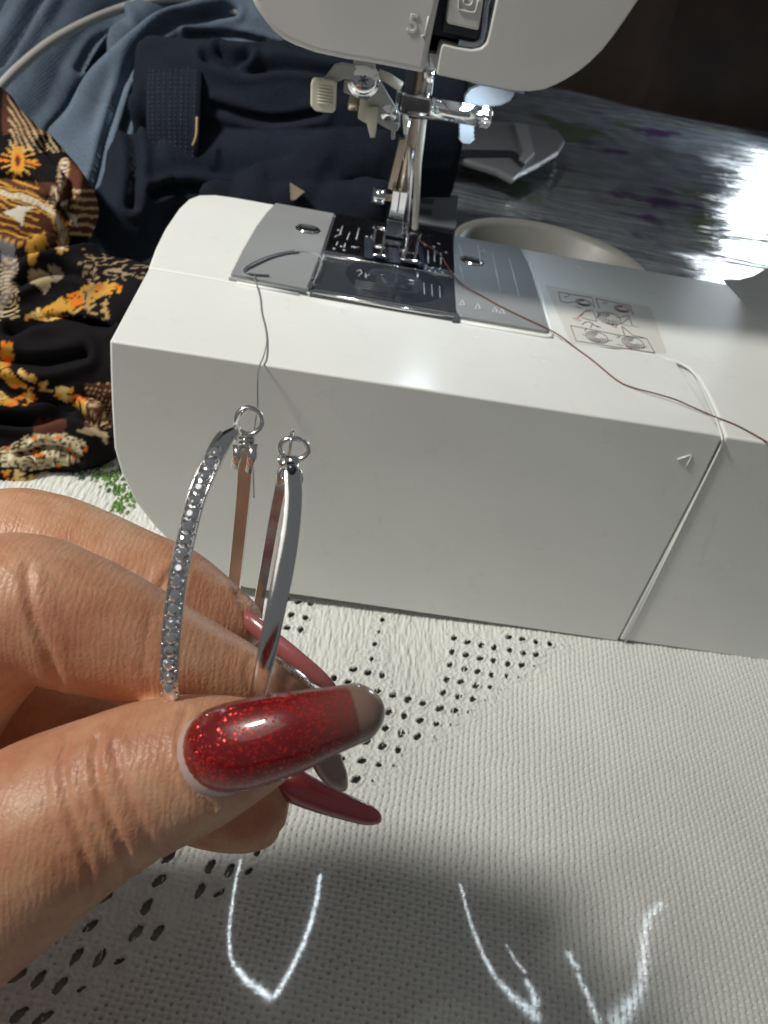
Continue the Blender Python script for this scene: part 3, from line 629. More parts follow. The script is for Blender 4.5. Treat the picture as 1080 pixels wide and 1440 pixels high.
# ================================================================ HAND
VD = RM @ np.array([0, 0, 1.0])
hand = thing('hand', U(200, 1060, 125), 'hand with long red glitter nails pinching the two silver hoop earrings', 'hand')
def finger(rows, n=26, k=8, flat=1.0):
    P = np.array([U(a, b, d) for a, b, d, r in rows]); R = np.array([r*d/FO for a, b, d, r in rows])
    C = catmull(np.column_stack([P, R]), k)
    return loft(C[:, :3], C[:, 3], n, R2=C[:, 3]*flat, hint=VD)
def ball(px, py, d, r):
    c = U(px, py, d); R = r*d/FO; pr = [(max(R*math.sin(a), .02), -R*math.cos(a)) for a in np.linspace(0, math.pi, 12)]
    return lathe(pr, c, 20)
fingers = [
    # thumb
    ([( -620,1720,135,200),(-330,1450,128,185),(-160,1310,124,168),(-20,1222,121,142),(60,1168,120,130),(120,1135,120,120),(185,1103,120,110.5),(240,1083,120,103),(290,1068,120.5,93),(335,1055,121.5,78),(380,1043,122.5,60),(415,1032,124,40),(432,1027,125,18)], 1.0),
    # index: proximal, middle and distal phalanx
    ([(-420,1300,150,165),(-200,1090,142,132),(-70,935,134,112),(-10,868,130,112),(45,856,129,105),(95,869,129.5,98),(140,886,130.5,92.5),(190,905,132,85),(240,922,133.5,74),(290,938,135.5,62),(335,952,137,50),(375,966,138.5,36),(395,976,139.5,16)], 1.0),
    # middle
    ([(-420,1200,170,150),(-220,960,165,125),(-80,815,158,108),(10,782,154,96),(60,780,153,89),(110,793,153,84),(170,818,153,82),(225,840,154,80),(265,858,155,74),(305,874,156,61),(335,884,157,46),(352,893,158,30),(362,898,158.5,14)], 1.0),
    # ring
    ([(-420,1250,185,150),(-200,1080,180,120),(-40,1040,172,100),(80,1040,165,92),(180,1068,160,86),(260,1098,155,80),(320,1118,151,76),(362,1122,149,70),(388,1122,148,56),(408,1124,148,34)], 1.0),
    # heel of the hand
    ([(-900,1900,175,260),(-560,1500,165,300),(-330,1250,165,230),(-160,1140,170,120)], .8),
]
H_ = join(*[finger(r, flat=f) for r, f in fingers])
h0 = mesh('palm_and_fingers', *H_, M['skin'], hand)
m = h0.modifiers.new('r', 'REMESH'); m.mode = 'VOXEL'; m.voxel_size = .65*S; m.use_smooth_shade = True
apply(h0)
m = h0.modifiers.new('s', 'SMOOTH'); m.factor = .5; m.iterations = 9; apply(h0)
me = h0.data; nv = len(me.vertices); co = np.empty(nv*3); me.vertices.foreach_get('co', co); co = co.reshape(-1, 3)/S + ORG[hand.name]
no = np.empty(nv*3); me.vertex_normals.foreach_get('vector', no); no = no.reshape(-1, 3)
px, py, dp = project(co)
front_ = np.clip((-(no @ VD)-.05)*3, 0, 1)
def dseg(px, py, pts):
    best = np.full(px.shape, 1e9)
    for (a, b), (c, d) in zip(pts[:-1], pts[1:]):
        vx, vy = c-a, d-b; tt = np.clip(((px-a)*vx+(py-b)*vy)/(vx*vx+vy*vy), 0, 1)
        best = np.minimum(best, np.hypot(px-a-tt*vx, py-b-tt*vy))
    return best
disp = np.zeros(nv)
def crease(pts, depth, wd, d0, d1, ridge=.5):
    global disp
    pts = catmull(np.array([[*p] for p in pts], float), 6); d = dseg(px, py, [tuple(p) for p in pts])
    ok = front_*((dp > d0) & (dp < d1))
    depth = depth*.72
    disp += ok*(-depth*np.exp(-(d/wd)**2)+depth*ridge*np.exp(-((d-wd*2.1)/(wd*1.2))**2))
# thumb knuckle folds
crease([(138,1040),(133,1070),(140,1110),(158,1160),(178,1205),(184,1235)], .75, 6, 95, 124)
crease([(160,1050),(170,1085),(186,1130),(205,1170),(222,1205)], .42, 6, 95, 124)
crease([(95,1038),(88,1075),(96,1130),(112,1180),(125,1225),(128,1262)], .5, 6, 95, 124)
crease([(115,1060),(114,1100),(126,1145)], .22, 4, 95, 124)
crease([(150,1120),(164,1165),(180,1196)], .22, 3.5, 95, 124)
crease([(60,1085),(68,1140),(84,1190)], .2, 5, 95, 124)
crease([(200,1075),(212,1105),(226,1130)], .14, 4, 95, 124)
crease([(262,1000),(252,1030),(258,1075),(276,1115),(300,1135)], .45, 5, 95, 124, .8)       # skin fold round the nail
crease([(240,1010),(236,1050),(244,1090)], .14, 5, 95, 124)
# index: fold at the knuckle and at the last joint
crease([(38,800),(42,840),(52,880),(70,925),(80,960)], .8, 7, 108, 140, .3)
crease([(60,825),(64,860),(78,905)], .25, 5, 108, 140)
crease([(20,770),(35,790),(60,800),(82,812)], .16, 4, 108, 140)
crease([(0,778),(14,792),(30,812)], .2, 4, 108, 140)
crease([(212,868),(206,905),(204,940),(212,972)], .16, 6, 108, 140, .3)
crease([(228,880),(221,915),(222,950)], .07, 4, 108, 140)
crease([(352,926),(346,945),(350,968)], .25, 4, 108, 145)
# middle: fold of the last joint
crease([(244,800),(232,818),(222,832)], .42, 5, 130, 160); crease([(210,800),(198,822)], .15, 5, 130, 160); crease([(262,806),(252,826)], .2, 4, 130, 160)
crease([(330,822),(340,850),(350,876)], .3, 4, 130, 162)
for k in range(46):                                                                                   # fine skin lines
    a0 = rng.uniform(-.25, .25)+1.15; cx, cy = rng.uniform(0, 235), rng.uniform(760, 980)
    L_ = rng.uniform(10, 26); crease([(cx, cy), (cx+math.cos(a0)*L_*.5, cy+math.sin(a0)*L_*.5), (cx+math.cos(a0+.15)*L_, cy+math.sin(a0+.15)*L_)], .045, 2.2, 105, 160)
for k in range(60):
    a0 = rng.uniform(-.3, .3)+1.35; cx, cy = rng.uniform(0, 240), rng.uniform(1010, 1260)
    L_ = rng.uniform(14, 34); crease([(cx, cy), (cx+math.cos(a0)*L_*.5, cy+math.sin(a0)*L_*.5), (cx+math.cos(a0-.15)*L_, cy+math.sin(a0-.15)*L_)], .05, 2.4, 95, 126)
big = np.array([noise.noise(Vector(p)/9.0) for p in co]); fine = np.array([noise.noise(Vector(p)/2.2) for p in co])
disp += .22*big+.03*fine
co = co + no*disp[:, None]
me.vertices.foreach_set('co', ((co-ORG[hand.name])*S).ravel()); me.update()

# nails: rows (px, py, depth, half width px, arch mm); side = direction across the nail in the picture
def nail(name, rows, mat, across, th=.55, n=14, tilt=0, parent=None, arcdeg=75, k=6):
    A = catmull(np.array([[*U(a, b, d), hw*d/FO] for a, b, d, hw in rows]), k); P = A[:, :3]; W = A[:, 3]
    T = np.gradient(P, axis=0); T /= np.linalg.norm(T, axis=1)[:, None]
    acr = RM @ np.array([across[0], across[1], tilt]); V = []; F = []; m_ = len(P)
    am = math.radians(arcdeg)
    for s_ in (0, 1):
        for i in range(m_):
            a_ = acr - T[i]*np.dot(acr, T[i]); a_ /= np.linalg.norm(a_); up_ = np.cross(a_, T[i])
            if np.dot(up_, VD) > 0: up_ = -up_
            Rr = W[i]/math.sin(am)
            for j in range(n):
                th_ = -am+2*am*j/(n-1); rr = Rr-(th*.8 if s_ else 0)*(1 if True else 0)
                V.append(P[i]+a_*rr*math.sin(th_)+up_*(rr*math.cos(th_)-Rr*math.cos(am)))
    N_ = m_*n
    for i in range(m_-1):
        for j in range(n-1):
            F.append((i*n+j, i*n+j+1, (i+1)*n+j+1, (i+1)*n+j)); F.append((N_+i*n+j, N_+(i+1)*n+j, N_+(i+1)*n+j+1, N_+i*n+j+1))
        F.append((i*n, (i+1)*n, N_+(i+1)*n, N_+i*n)); F.append((i*n+n-1, N_+i*n+n-1, N_+(i+1)*n+n-1, (i+1)*n+n-1))
    for j in range(n-1):
        F.append((j, N_+j, N_+j+1, j+1)); b_ = (m_-1)*n; F.append((b_+j, b_+j+1, N_+b_+j+1, N_+b_+j))
    o = mesh(name, V, F, mat, parent or hand)
    at = o.data.color_attributes.new('along', 'FLOAT_COLOR', 'POINT'); uu = np.repeat(np.linspace(0, 1, m_), n); uu = np.concatenate([uu, uu])
    at.data.foreach_set('color', np.stack([uu, uu, uu, uu*0+1], -1).ravel()); return o
# thumb nail: centre line (278,1075) -> (525,990)
ac = (.30, .955)
nb_ = nail('nail_plate', [(276,1072,115.2,32),(280,1071,114.4,50),(290,1067,113.6,59),(305,1060,113.1,61),(322,1054,113.0,58)], M['bed'], ac, .5)
t = NT('red_to_clear_polish'); al = t.n('SeparateColor', {'Color': t.n('VertexColor', layer_name='along').outputs['Color']}).outputs[0]
al = t.math('ADD', al, t.math('MULTIPLY', t.math('SUBTRACT', t.noise(260, 3), .5), .10))
fade = t.ramp(al, [(.40, (0, 0, 0)), (.615, (.40, .40, .40)), (.635, (1, 1, 1))]); fade1 = t.n('SeparateColor', {'Color': fade}).outputs[0]
vv = t.n('TexVoronoi', {'Vector': t.tc, 'Scale': 3900.0}); rr_ = t.n('SeparateColor', {'Color': vv.outputs['Color']})
dens = t.ramp(t.noise(140, 2), [(.35, (.04, .04, .04)), (.65, (.34, .34, .34))]); dens = t.n('SeparateColor', {'Color': dens}).outputs[0]
mask = t.math('MULTIPLY', t.math('GREATER_THAN', t.math('ADD', rr_.outputs[0], dens), 1.0), t.math('SUBTRACT', 1.0, fade1))
red = t.mix(mask, (.19, .0015, .004), (.80, .03, .02)); basec = t.mix(fade1, red, (.30, .185, .14))
geo = t.n('NewGeometry').outputs['Normal']; v3 = t.n('VectorMath', {0: vv.outputs['Color'], 1: (.5, .5, .5)}, operation='SUBTRACT').outputs[0]
v4 = t.n('VectorMath', {0: v3, 'Scale': t.math('MULTIPLY', mask, .75)}, operation='SCALE').outputs[0]; v5 = t.n('VectorMath', {0: geo, 1: v4}, operation='ADD').outputs[0]
t.set(Base_Color=basec, Metallic=t.math('MULTIPLY', mask, .45), Roughness=.32, Normal=t.n('VectorMath', {0: v5}, operation='NORMALIZE').outputs[0], Coat_Weight=1.0, Coat_Roughness=.03)
cbn = t.bump(t.noise(180, 2), .00010, .5); t.t.links.new(cbn, t.p.inputs['Coat Normal']); M['redfade'] = t.m
tn = nail('thumb_nail', [(289,1064,114.2,36),(294,1062,113.0,52),(305,1058,112.0,60),(335,1050,110.7,64),(372,1040,109.9,62),(410,1030,109.5,58),(450,1018,109.8,51),(478,1010,110.3,46),(492,1006,110.8,44),(504,1003,111.3,42),(512,1001,111.8,40),(518,999.5,112.4,35),(521.5,998.5,113,28),(523.5,998,113.5,18)], M['redfade'], ac, 1.0)
# middle finger nail (rose), index nail (nude with glitter), ring finger nail (clear red)
nail('middle_nail', [(338,862,154,10),(352,874,152,15),(380,898,150,17),(415,926,148.6,17),(445,950,148.6,15),(462,963,149,10),(470,969,149.6,5)], M['pinkn'], (-.62, .78), .8, tilt=.55, arcdeg=70)
inn = nail('index_nail', [(362,938,134.5,16),(376,944,133.6,27),(396,958,133.0,30),(418,975,133.2,29),(436,1000,134,27)], M['nudeg'], (-.68, .74), .8, tilt=.35, arcdeg=70)
mesh('glitter_band', *loft(catmull([U(386, 926, 130.2), U(402, 938, 129.9), U(420, 951, 130), U(440, 966, 130.4), U(452, 976, 131)], 6), [.3]*6+[.62]*18+[.4], 8, R2=.35, hint=VD), M['glit'], inn)
nail('nail_tip', [(436,1000,134,27),(450,1045,134.6,25),(462,1075,135.0,23),(472,1093,135.4,19),(480,1105,136,11),(483,1110,136.6,5)], M['nude'], (-.85, .52), .8, tilt=.3, parent=inn)
nail('ring_nail', [(392,1092,146,14),(405,1100,144.6,26),(430,1113,143.6,25),(460,1126,143.2,22),(490,1137,143.4,19),(515,1146,143.8,16),(528,1151,144.4,11),(534,1154,145,5)], M['redt'], (-.33, .94), .9, tilt=.15, arcdeg=70)

# ================================================================ EARRINGS
prof = [(-.62, -1.0), (.30, -1.15), (.55, -.85), (.62, 0), (.55, .85), (.30, 1.15), (-.62, 1.0)]
def band(pts, centre, wmm, scale_t=1.0, name='hoop', mat='silver', parent=None, wl=None):
    P = catmull(np.array(pts), 10); h = P-centre; P_ = np.array(P); T, N, B = frames(P_, h)
    n = len(prof); V = []
    for i in range(len(P)):
        wq = wmm if wl is None else np.interp(i/(len(P)-1), [a for a, _ in wl], [b for _, b in wl])
        for a, b in prof: V.append(P[i]+N[i]*a*scale_t+B[i]*b*wq/2.3)
    F = [(i*n+k, i*n+(k+1) % n, (i+1)*n+(k+1) % n, (i+1)*n+k) for i in range(len(P)-1) for k in range(n)]
    F += [tuple(range(n))[::-1], tuple((len(P)-1)*n+k for k in range(n))]
    return mesh(name, V, F, M[mat], parent, angle=50), (P, T, N, B)
e1 = thing('hoop_earring', U(250, 980, 122), 'silver hoop earring set with a row of clear crystals, left of the two held hoops', 'earring', None)
f1 = [(331,607,122.5),(318,618,121.5),(306,636,120),(291,668,118.6),(278,700,117.6),(268,735,116.8),(259,775,116),(251,820,115.6),(246,860,115.6),(242,900,116),(240,940,117),(241,975,118.5),(248,1010,122),(268,1050,130),(295,1060,142),(318,1020,153),(326,960,161),(325,900,166),(327,850,167),(331,805,166),(337,750,163),(342,700,158),(345,660,152),(344,632,147)]
P1 = [U(*p) for p in f1]; c1 = np.mean(P1, axis=0)
hp, (PP, TT, NN, BB) = band(P1, c1, 2.15, 1.0, parent=e1, wl=[(0, 1.6), (.03, 2.6), (.45, 2.45), (.6, 2.4), (1, 2.9)])
# crystals in prongs along the front strand
gem_me = None
sL = np.concatenate([[0], np.cumsum(np.linalg.norm(np.diff(PP, axis=0), axis=1))])
qx, qy, qd = project(PP)
s0 = sL[np.argmin(np.abs(qy[:60]-640))]; s1 = sL[np.argmin(np.abs(qy[:130]-966))]
NG = 19
def gem_geo(c, a_, b_, n_, r):
    V = []; F = []
    rings = [(0.45, .62), (.78, .42), (1.0, .04), (.3, -.5)]
    for j, (rr, zz_) in enumerate(rings):
        for k in range(8):
            th = 2*math.pi*(k+(.5 if j % 2 else 0))/8; V.append(c+(a_*math.cos(th)+b_*math.sin(th))*rr*r+n_*zz_*r)
    F.append(tuple(range(8)))
    for j in range(3):
        for k in range(8):
            a1, a2, b1, b2 = j*8+k, j*8+(k+1) % 8, (j+1)*8+k, (j+1)*8+(k+1) % 8
            if j % 2: F += [(a1, a2, b2), (a1, b2, b1)]
            else: F += [(a1, a2, b1), (a2, b2, b1)]
    return V, F
pr_ = []
for k in range(NG):
    s_ = s0+(s1-s0)*k/(NG-1); i = np.searchsorted(sL, s_); i = min(max(i, 1), len(PP)-2)
    c_ = PP[i-1]+(PP[i]-PP[i-1])*((s_-sL[i-1])/(sL[i]-sL[i-1]))+NN[i]*.72
    ca_g, sa_g = math.cos(k*2.4), math.sin(k*2.4); nn_ = NN[i]+BB[i]*rng.uniform(-.28, .28)+TT[i]*rng.uniform(-.28, .28); nn_ /= np.linalg.norm(nn_)
    t1 = TT[i]*ca_g+BB[i]*sa_g; t1 -= nn_*np.dot(t1, nn_); t1 /= np.linalg.norm(t1); t2 = np.cross(nn_, t1)
    mesh('crystal', *gem_geo(c_, t1, t2, nn_, 1.0), M['gem'], e1, False)
    for sg in (-1, 1):
        q_ = c_+BB[i]*sg*1.05+TT[i]*.93-NN[i]*.2; pr_.append(loft([q_-NN[i]*.25, q_+NN[i]*.42, q_+NN[i]*.56], [.24, .22, .08], 6))
for sg in (-1, 1):
    pr_.append(loft(np.array([PP[i]+NN[i]*.62+BB[i]*sg*1.2 for i in range(8, 108, 2)]), .2, 6))
mesh('prongs', *join(*pr_), M['silver'], e1)
# ring, post and hinge of the first hoop
def ring(name, px, py, d, rx, ry, r, parent, rot=0):
    c_ = U(px, py, d); ex = RM @ np.array([1, 0, 0.]); ey = RM @ np.array([0, 1, 0.]); ez = RM @ np.array([0, 0, 1.])
    ca_, sa_ = math.cos(rot), math.sin(rot)
    P = np.array([c_+(ex*ca_+ey*sa_)*rx*math.cos(a)+(-ex*sa_+ey*ca_)*ry*math.sin(a)+ez*.5*math.sin(a) for a in np.linspace(0, 2*math.pi, 33)[:-1]])
    return mesh(name, *loft(P, r, 10, closed=True, hint=np.array(VD)), M['silver'], parent)
ring('clasp_ring', 350, 592.5, 146, 2.3, 2.3, .5, e1)
mesh('post', *loft(catmull([U(326,609,123), U(330,600,126), U(334,593,134), U(338,586,141), U(344,577,146)], 5), .30, 8), M['silver'], e1)
mesh('post', *loft(catmull([U(333,594,138), U(337,603,142), U(341,612,146)], 5), .26, 8), M['silver'], e1)
for y_ in (612, 618, 624):
    mesh('hinge_coil', *loft([U(337.5, y_-1, 147.5), U(345, y_+1.5, 147), U(357, y_+1, 147.5)], .42, 8), M['silver'], e1)
mesh('hinge_barrel', *loft([U(344, 611, 148), U(343.5, 628, 148)], .95, 12), M['silver'], e1)
for a, b in (((334,626),(330,658)), ((356,624),(350,664))):
    mesh('hinge_plate', *loft([U(*a, 147), U((a[0]+b[0])/2+1, (a[1]+b[1])/2, 147), U(*b, 149)], [.35, .42, .3], 8, R2=[.9, .9, .7], hint=VD), M['silver'], e1)
# second hoop
e2 = thing('hoop_earring', U(365, 980, 126), 'plain polished silver hoop earring, right of the crystal hoop', 'earring', None)
f2 = [(411,664,128),(412,690,127),(410,725,126),(405,765,125),(399,800,124.4),(391,840,124),(383,880,124),(375,920,124.5),(367,955,125.5),(360,985,127),(352,1015,131),(352,1035,140),(356,1020,150),(357,985,157),(358,940,161),(360,890,163),(364,850,163),(370,815,161),(377,775,158),(385,730,154),(393,690,149),(400,662,146)]
P2_ = [U(*p) for p in f2]; c2 = np.mean(P2_, axis=0)
prof = [(-.45, -1.1), (.15, -1.2), (.42, -.95), (.58, -.4), (.62, 0), (.58, .4), (.42, .95), (.15, 1.2), (-.45, 1.1)]
hp2, fr2 = band(P2_, c2, 2.3, 1.0, parent=e2, wl=[(0, 2.6), (.2, 3.0), (.45, 2.5), (.6, 2.0), (1, 1.9)])
ring('clasp_ring', 413.5, 631.5, 134, 2.35, 1.7, .45, e2, .1)
mesh('post', *loft([U(411, 607, 133), U(409, 622, 132.6), U(406, 643, 133)], .27, 8), M['silver'], e2)
mesh('post_ball', *lathe([(.02, -.38), (.27, -.27), (.38, 0), (.27, .27), (.02, .38)], U(411.5, 606, 133), 12), M['silver'], e2)
mesh('hinge_barrel', *loft([U(402, 649, 131), U(421, 651, 131)], 1.05, 14), M['silver'], e2)
mesh('hinge_barrel', *loft([U(411, 654, 129.2), U(411, 666, 128.6)], 1.15, 14), M['silver'], e2)
mesh('hinge_pin', *lathe([(.02, .3), (.55, .25), (.75, 0), (.75, -.5)], U(410.5, 660, 127.0), 14, tuple(-VD)), M['slot'], e2)
mesh('hinge_coil', *loft(catmull([U(398, 640, 135), U(393, 646, 134), U(396, 653, 134), U(402, 650, 134)], 5), .42, 8), M['silver'], e2)
mesh('hinge_coil', *loft(catmull([U(421, 662, 129), U(424, 672, 128.6), U(421, 684, 128.6), U(418, 676, 128.8)], 5), .33, 8), M['silver'], e2)
mesh('hinge_coil', *loft(catmull([U(396, 658, 138), U(392, 668, 138), U(393, 680, 139), U(400, 672, 138)], 5), .45, 8), M['silver'], e2)

# ================================================================ FABRICS BEHIND
def blob_cloth(name, tubes, mat, label, cat, vox=3.0, amp=(6, 2), loc=None, flat=1.0, sm=8, stretch=(1, 1, 1), paint=None, folds=()):
    root = thing(name, loc if loc is not None else U(tubes[0][0][0], tubes[0][0][1], tubes[0][0][2]), label, cat)
    o = mesh('cloth', *join(*[finger(r, 24, 5, flat) for r in tubes]), mat, root)
    m = o.modifiers.new('r', 'REMESH'); m.mode = 'VOXEL'; m.voxel_size = vox*S; m.use_smooth_shade = True; apply(o)
    m = o.modifiers.new('s', 'SMOOTH'); m.factor = .5; m.iterations = sm; apply(o)
    me = o.data; nv = len(me.vertices); co = np.empty(nv*3); me.vertices.foreach_get('co', co); co = co.reshape(-1, 3)/S+ORG[root.name]
    no = np.empty(nv*3); me.vertex_normals.foreach_get('vector', no); no = no.reshape(-1, 3)
    st = np.array(stretch)
    d = np.array([noise.ridged_multi_fractal(Vector(p*st)/70.0, 1.0, 2.1, 2, 1.0, 2.0) for p in co])*amp[0]*.5 + np.array([noise.noise(Vector(p*st)/14.0) for p in co])*amp[1]
    fx, fy, _ = project(co); ff = np.clip(-(no @ VD)*2, 0, 1)
    for pts, dep, wd in folds:
        dd_ = dseg(fx, fy, [tuple(p) for p in catmull(np.array(pts, float), 5)]); d = d+ff*(-dep*np.exp(-(dd_/wd)**2)+dep*.55*np.exp(-((dd_-wd*2)/(wd*1.3))**2))
    co = co+no*d[:, None]; co[:, 2] = np.maximum(co[:, 2], .6)
    me.vertices.foreach_set('co', ((co-ORG[root.name])*S).ravel()); me.update()
    if paint is not None:
        x, y, _ = project(co); c = paint(x, y, co, no); at = me.color_attributes.new('print', 'FLOAT_COLOR', 'POINT'); at.data.foreach_set('color', c.ravel())
    return root
jl = blob_cloth('blue_jeans', [
    [(520,100,630,40),(430,72,636,46),(360,52,640,52),(300,50,640,54),(245,70,635,58),(205,110,620,62),(175,165,600,62),(150,230,580,60),(130,300,560,56),(120,370,545,50)],
    [(260,-60,700,70),(180,-30,690,75),(110,20,670,72),(60,90,650,66),(20,170,630,64),(-30,240,610,64)],
    [(60,-60,720,100),(-20,20,700,110),(-80,120,680,110)],
    [(330,20,690,40),(220,20,690,40),(150,70,670,34),(110,150,650,28)]],
    M['denim'], 'faded blue jeans heaped behind the left end of the machine', 'jeans', amp=(5, .8), stretch=(1, .5, .5), vox=2.2, folds=[([(300,-10),(220,20),(165,60),(120,110),(95,160),(70,190)],16,9),([(330,20),(250,36),(200,75),(175,115),(150,190),(138,240),(120,300)],5,5),([(180,30),(130,60),(100,100)],4,5),([(60,-5),(20,60),(0,90)],8,8),([(190,130),(170,200),(160,260)],3.5,5),([(390,65),(330,50),(260,52)],4,4)])
jd = blob_cloth('dark_jeans', [
    [(218,150,560,82),(250,152,560,84),(330,160,565,88),(430,165,570,92),(520,170,575,96),(640,180,580,90)],
    [(470,70,640,50),(520,60,640,66),(640,60,640,80)],
    [(230,250,540,62),(320,250,550,60),(430,240,555,58),(520,250,555,60)],
    [(150,330,520,50),(190,300,520,52),(215,240,540,55)]],
    M['denimd'], 'dark navy jeans with stitched waistband behind the machine', 'jeans', amp=(5, 1.0), stretch=(.5, 1, 1), sm=4, vox=2.2, folds=[([(290,85),(340,100),(400,96),(470,104)],5,6),([(300,150),(380,170),(450,160)],3,6),([(215,275),(260,262),(330,268),(420,240)],6,6),([(180,150),(190,220),(185,290)],6,6),([(310,80),(330,90),(350,85)],6,5),([(345,255),(380,252),(400,268)],4,4)])
# hem band with rows of stitching
hb = []
for k, dx in enumerate((0, 1)):
    pass
P = catmull([U(215, 66, 548), U(207, 100, 520), U(206, 150, 512), U(208, 200, 514), U(218, 260, 520)], 8)
Q = catmull([U(282, 74, 548), U(284, 100, 520), U(282, 150, 512), U(280, 200, 512), U(276, 245, 520)], 8)
V = []; F = []; n_ = 9
for i in range(len(P)):
    for j in range(n_):
        t_ = j/(n_-1); V.append(P[i]*(1-t_)+Q[i]*t_-VD*(.8+1.0*math.sin(math.pi*t_)))
for i in range(len(P)-1):
    for j in range(n_-1): F.append((i*n_+j, i*n_+j+1, (i+1)*n_+j+1, (i+1)*n_+j))
hb = mesh('waistband', V, F, M['denimd'], jd); m = hb.modifiers.new('s', 'SOLIDIFY'); m.thickness = .5*S
st_ = []
for tt in (.06, .13, .24, .34, .45, .55, .66, .76, .9):
    for i in range(1, len(P)-1):
        a = P[i]*(1-tt)+Q[i]*tt-VD*(1.5+1.0*math.sin(math.pi*tt)); b = P[i+1]*(1-tt)+Q[i+1]*tt-VD*(1.5+1.0*math.sin(math.pi*tt))
        for s_ in (.1,):
            st_.append(loft([a+(b-a)*s_, a+(b-a)*(s_+.25)-VD*.4, a+(b-a)*(s_+.5)], .17, 5))
mesh('stitching', *join(*st_), M['stitch'], hb)
mesh('stitching', *loft(catmull([U(271, 205, 505), U(276, 190, 503), U(277, 165, 503)], 5), .9, 6), plastic('ochre_thread', (.36, .26, .12), .8), hb)
blob_cloth('navy_cloth', [[(560,235,500,34),(520,230,500,36),(470,236,500,38),(430,255,500,36),(390,275,500,34),(340,285,500,34)], [(300,300,495,36),(360,290,495,34),(420,292,495,30),(540,300,495,34)]],
    M['navy'], 'crumpled black cloth just behind the bed plate, left of the needle', 'cloth', amp=(9, 4), vox=2.2, sm=3)
tri = [U(408, 257, 478), U(429, 270, 474), U(415, 282, 474), U(409, 282, 476)]
tg = thing('cardboard_tag', tri[0], 'small tan triangular tag poking out of the dark cloth behind the bed', 'tag')
o = mesh('card', tri, [(0, 1, 2, 3)], plastic('tan_card', (.12, .09, .055), .7), tg, False); m = o.modifiers.new('s', 'SOLIDIFY'); m.thickness = .5*S

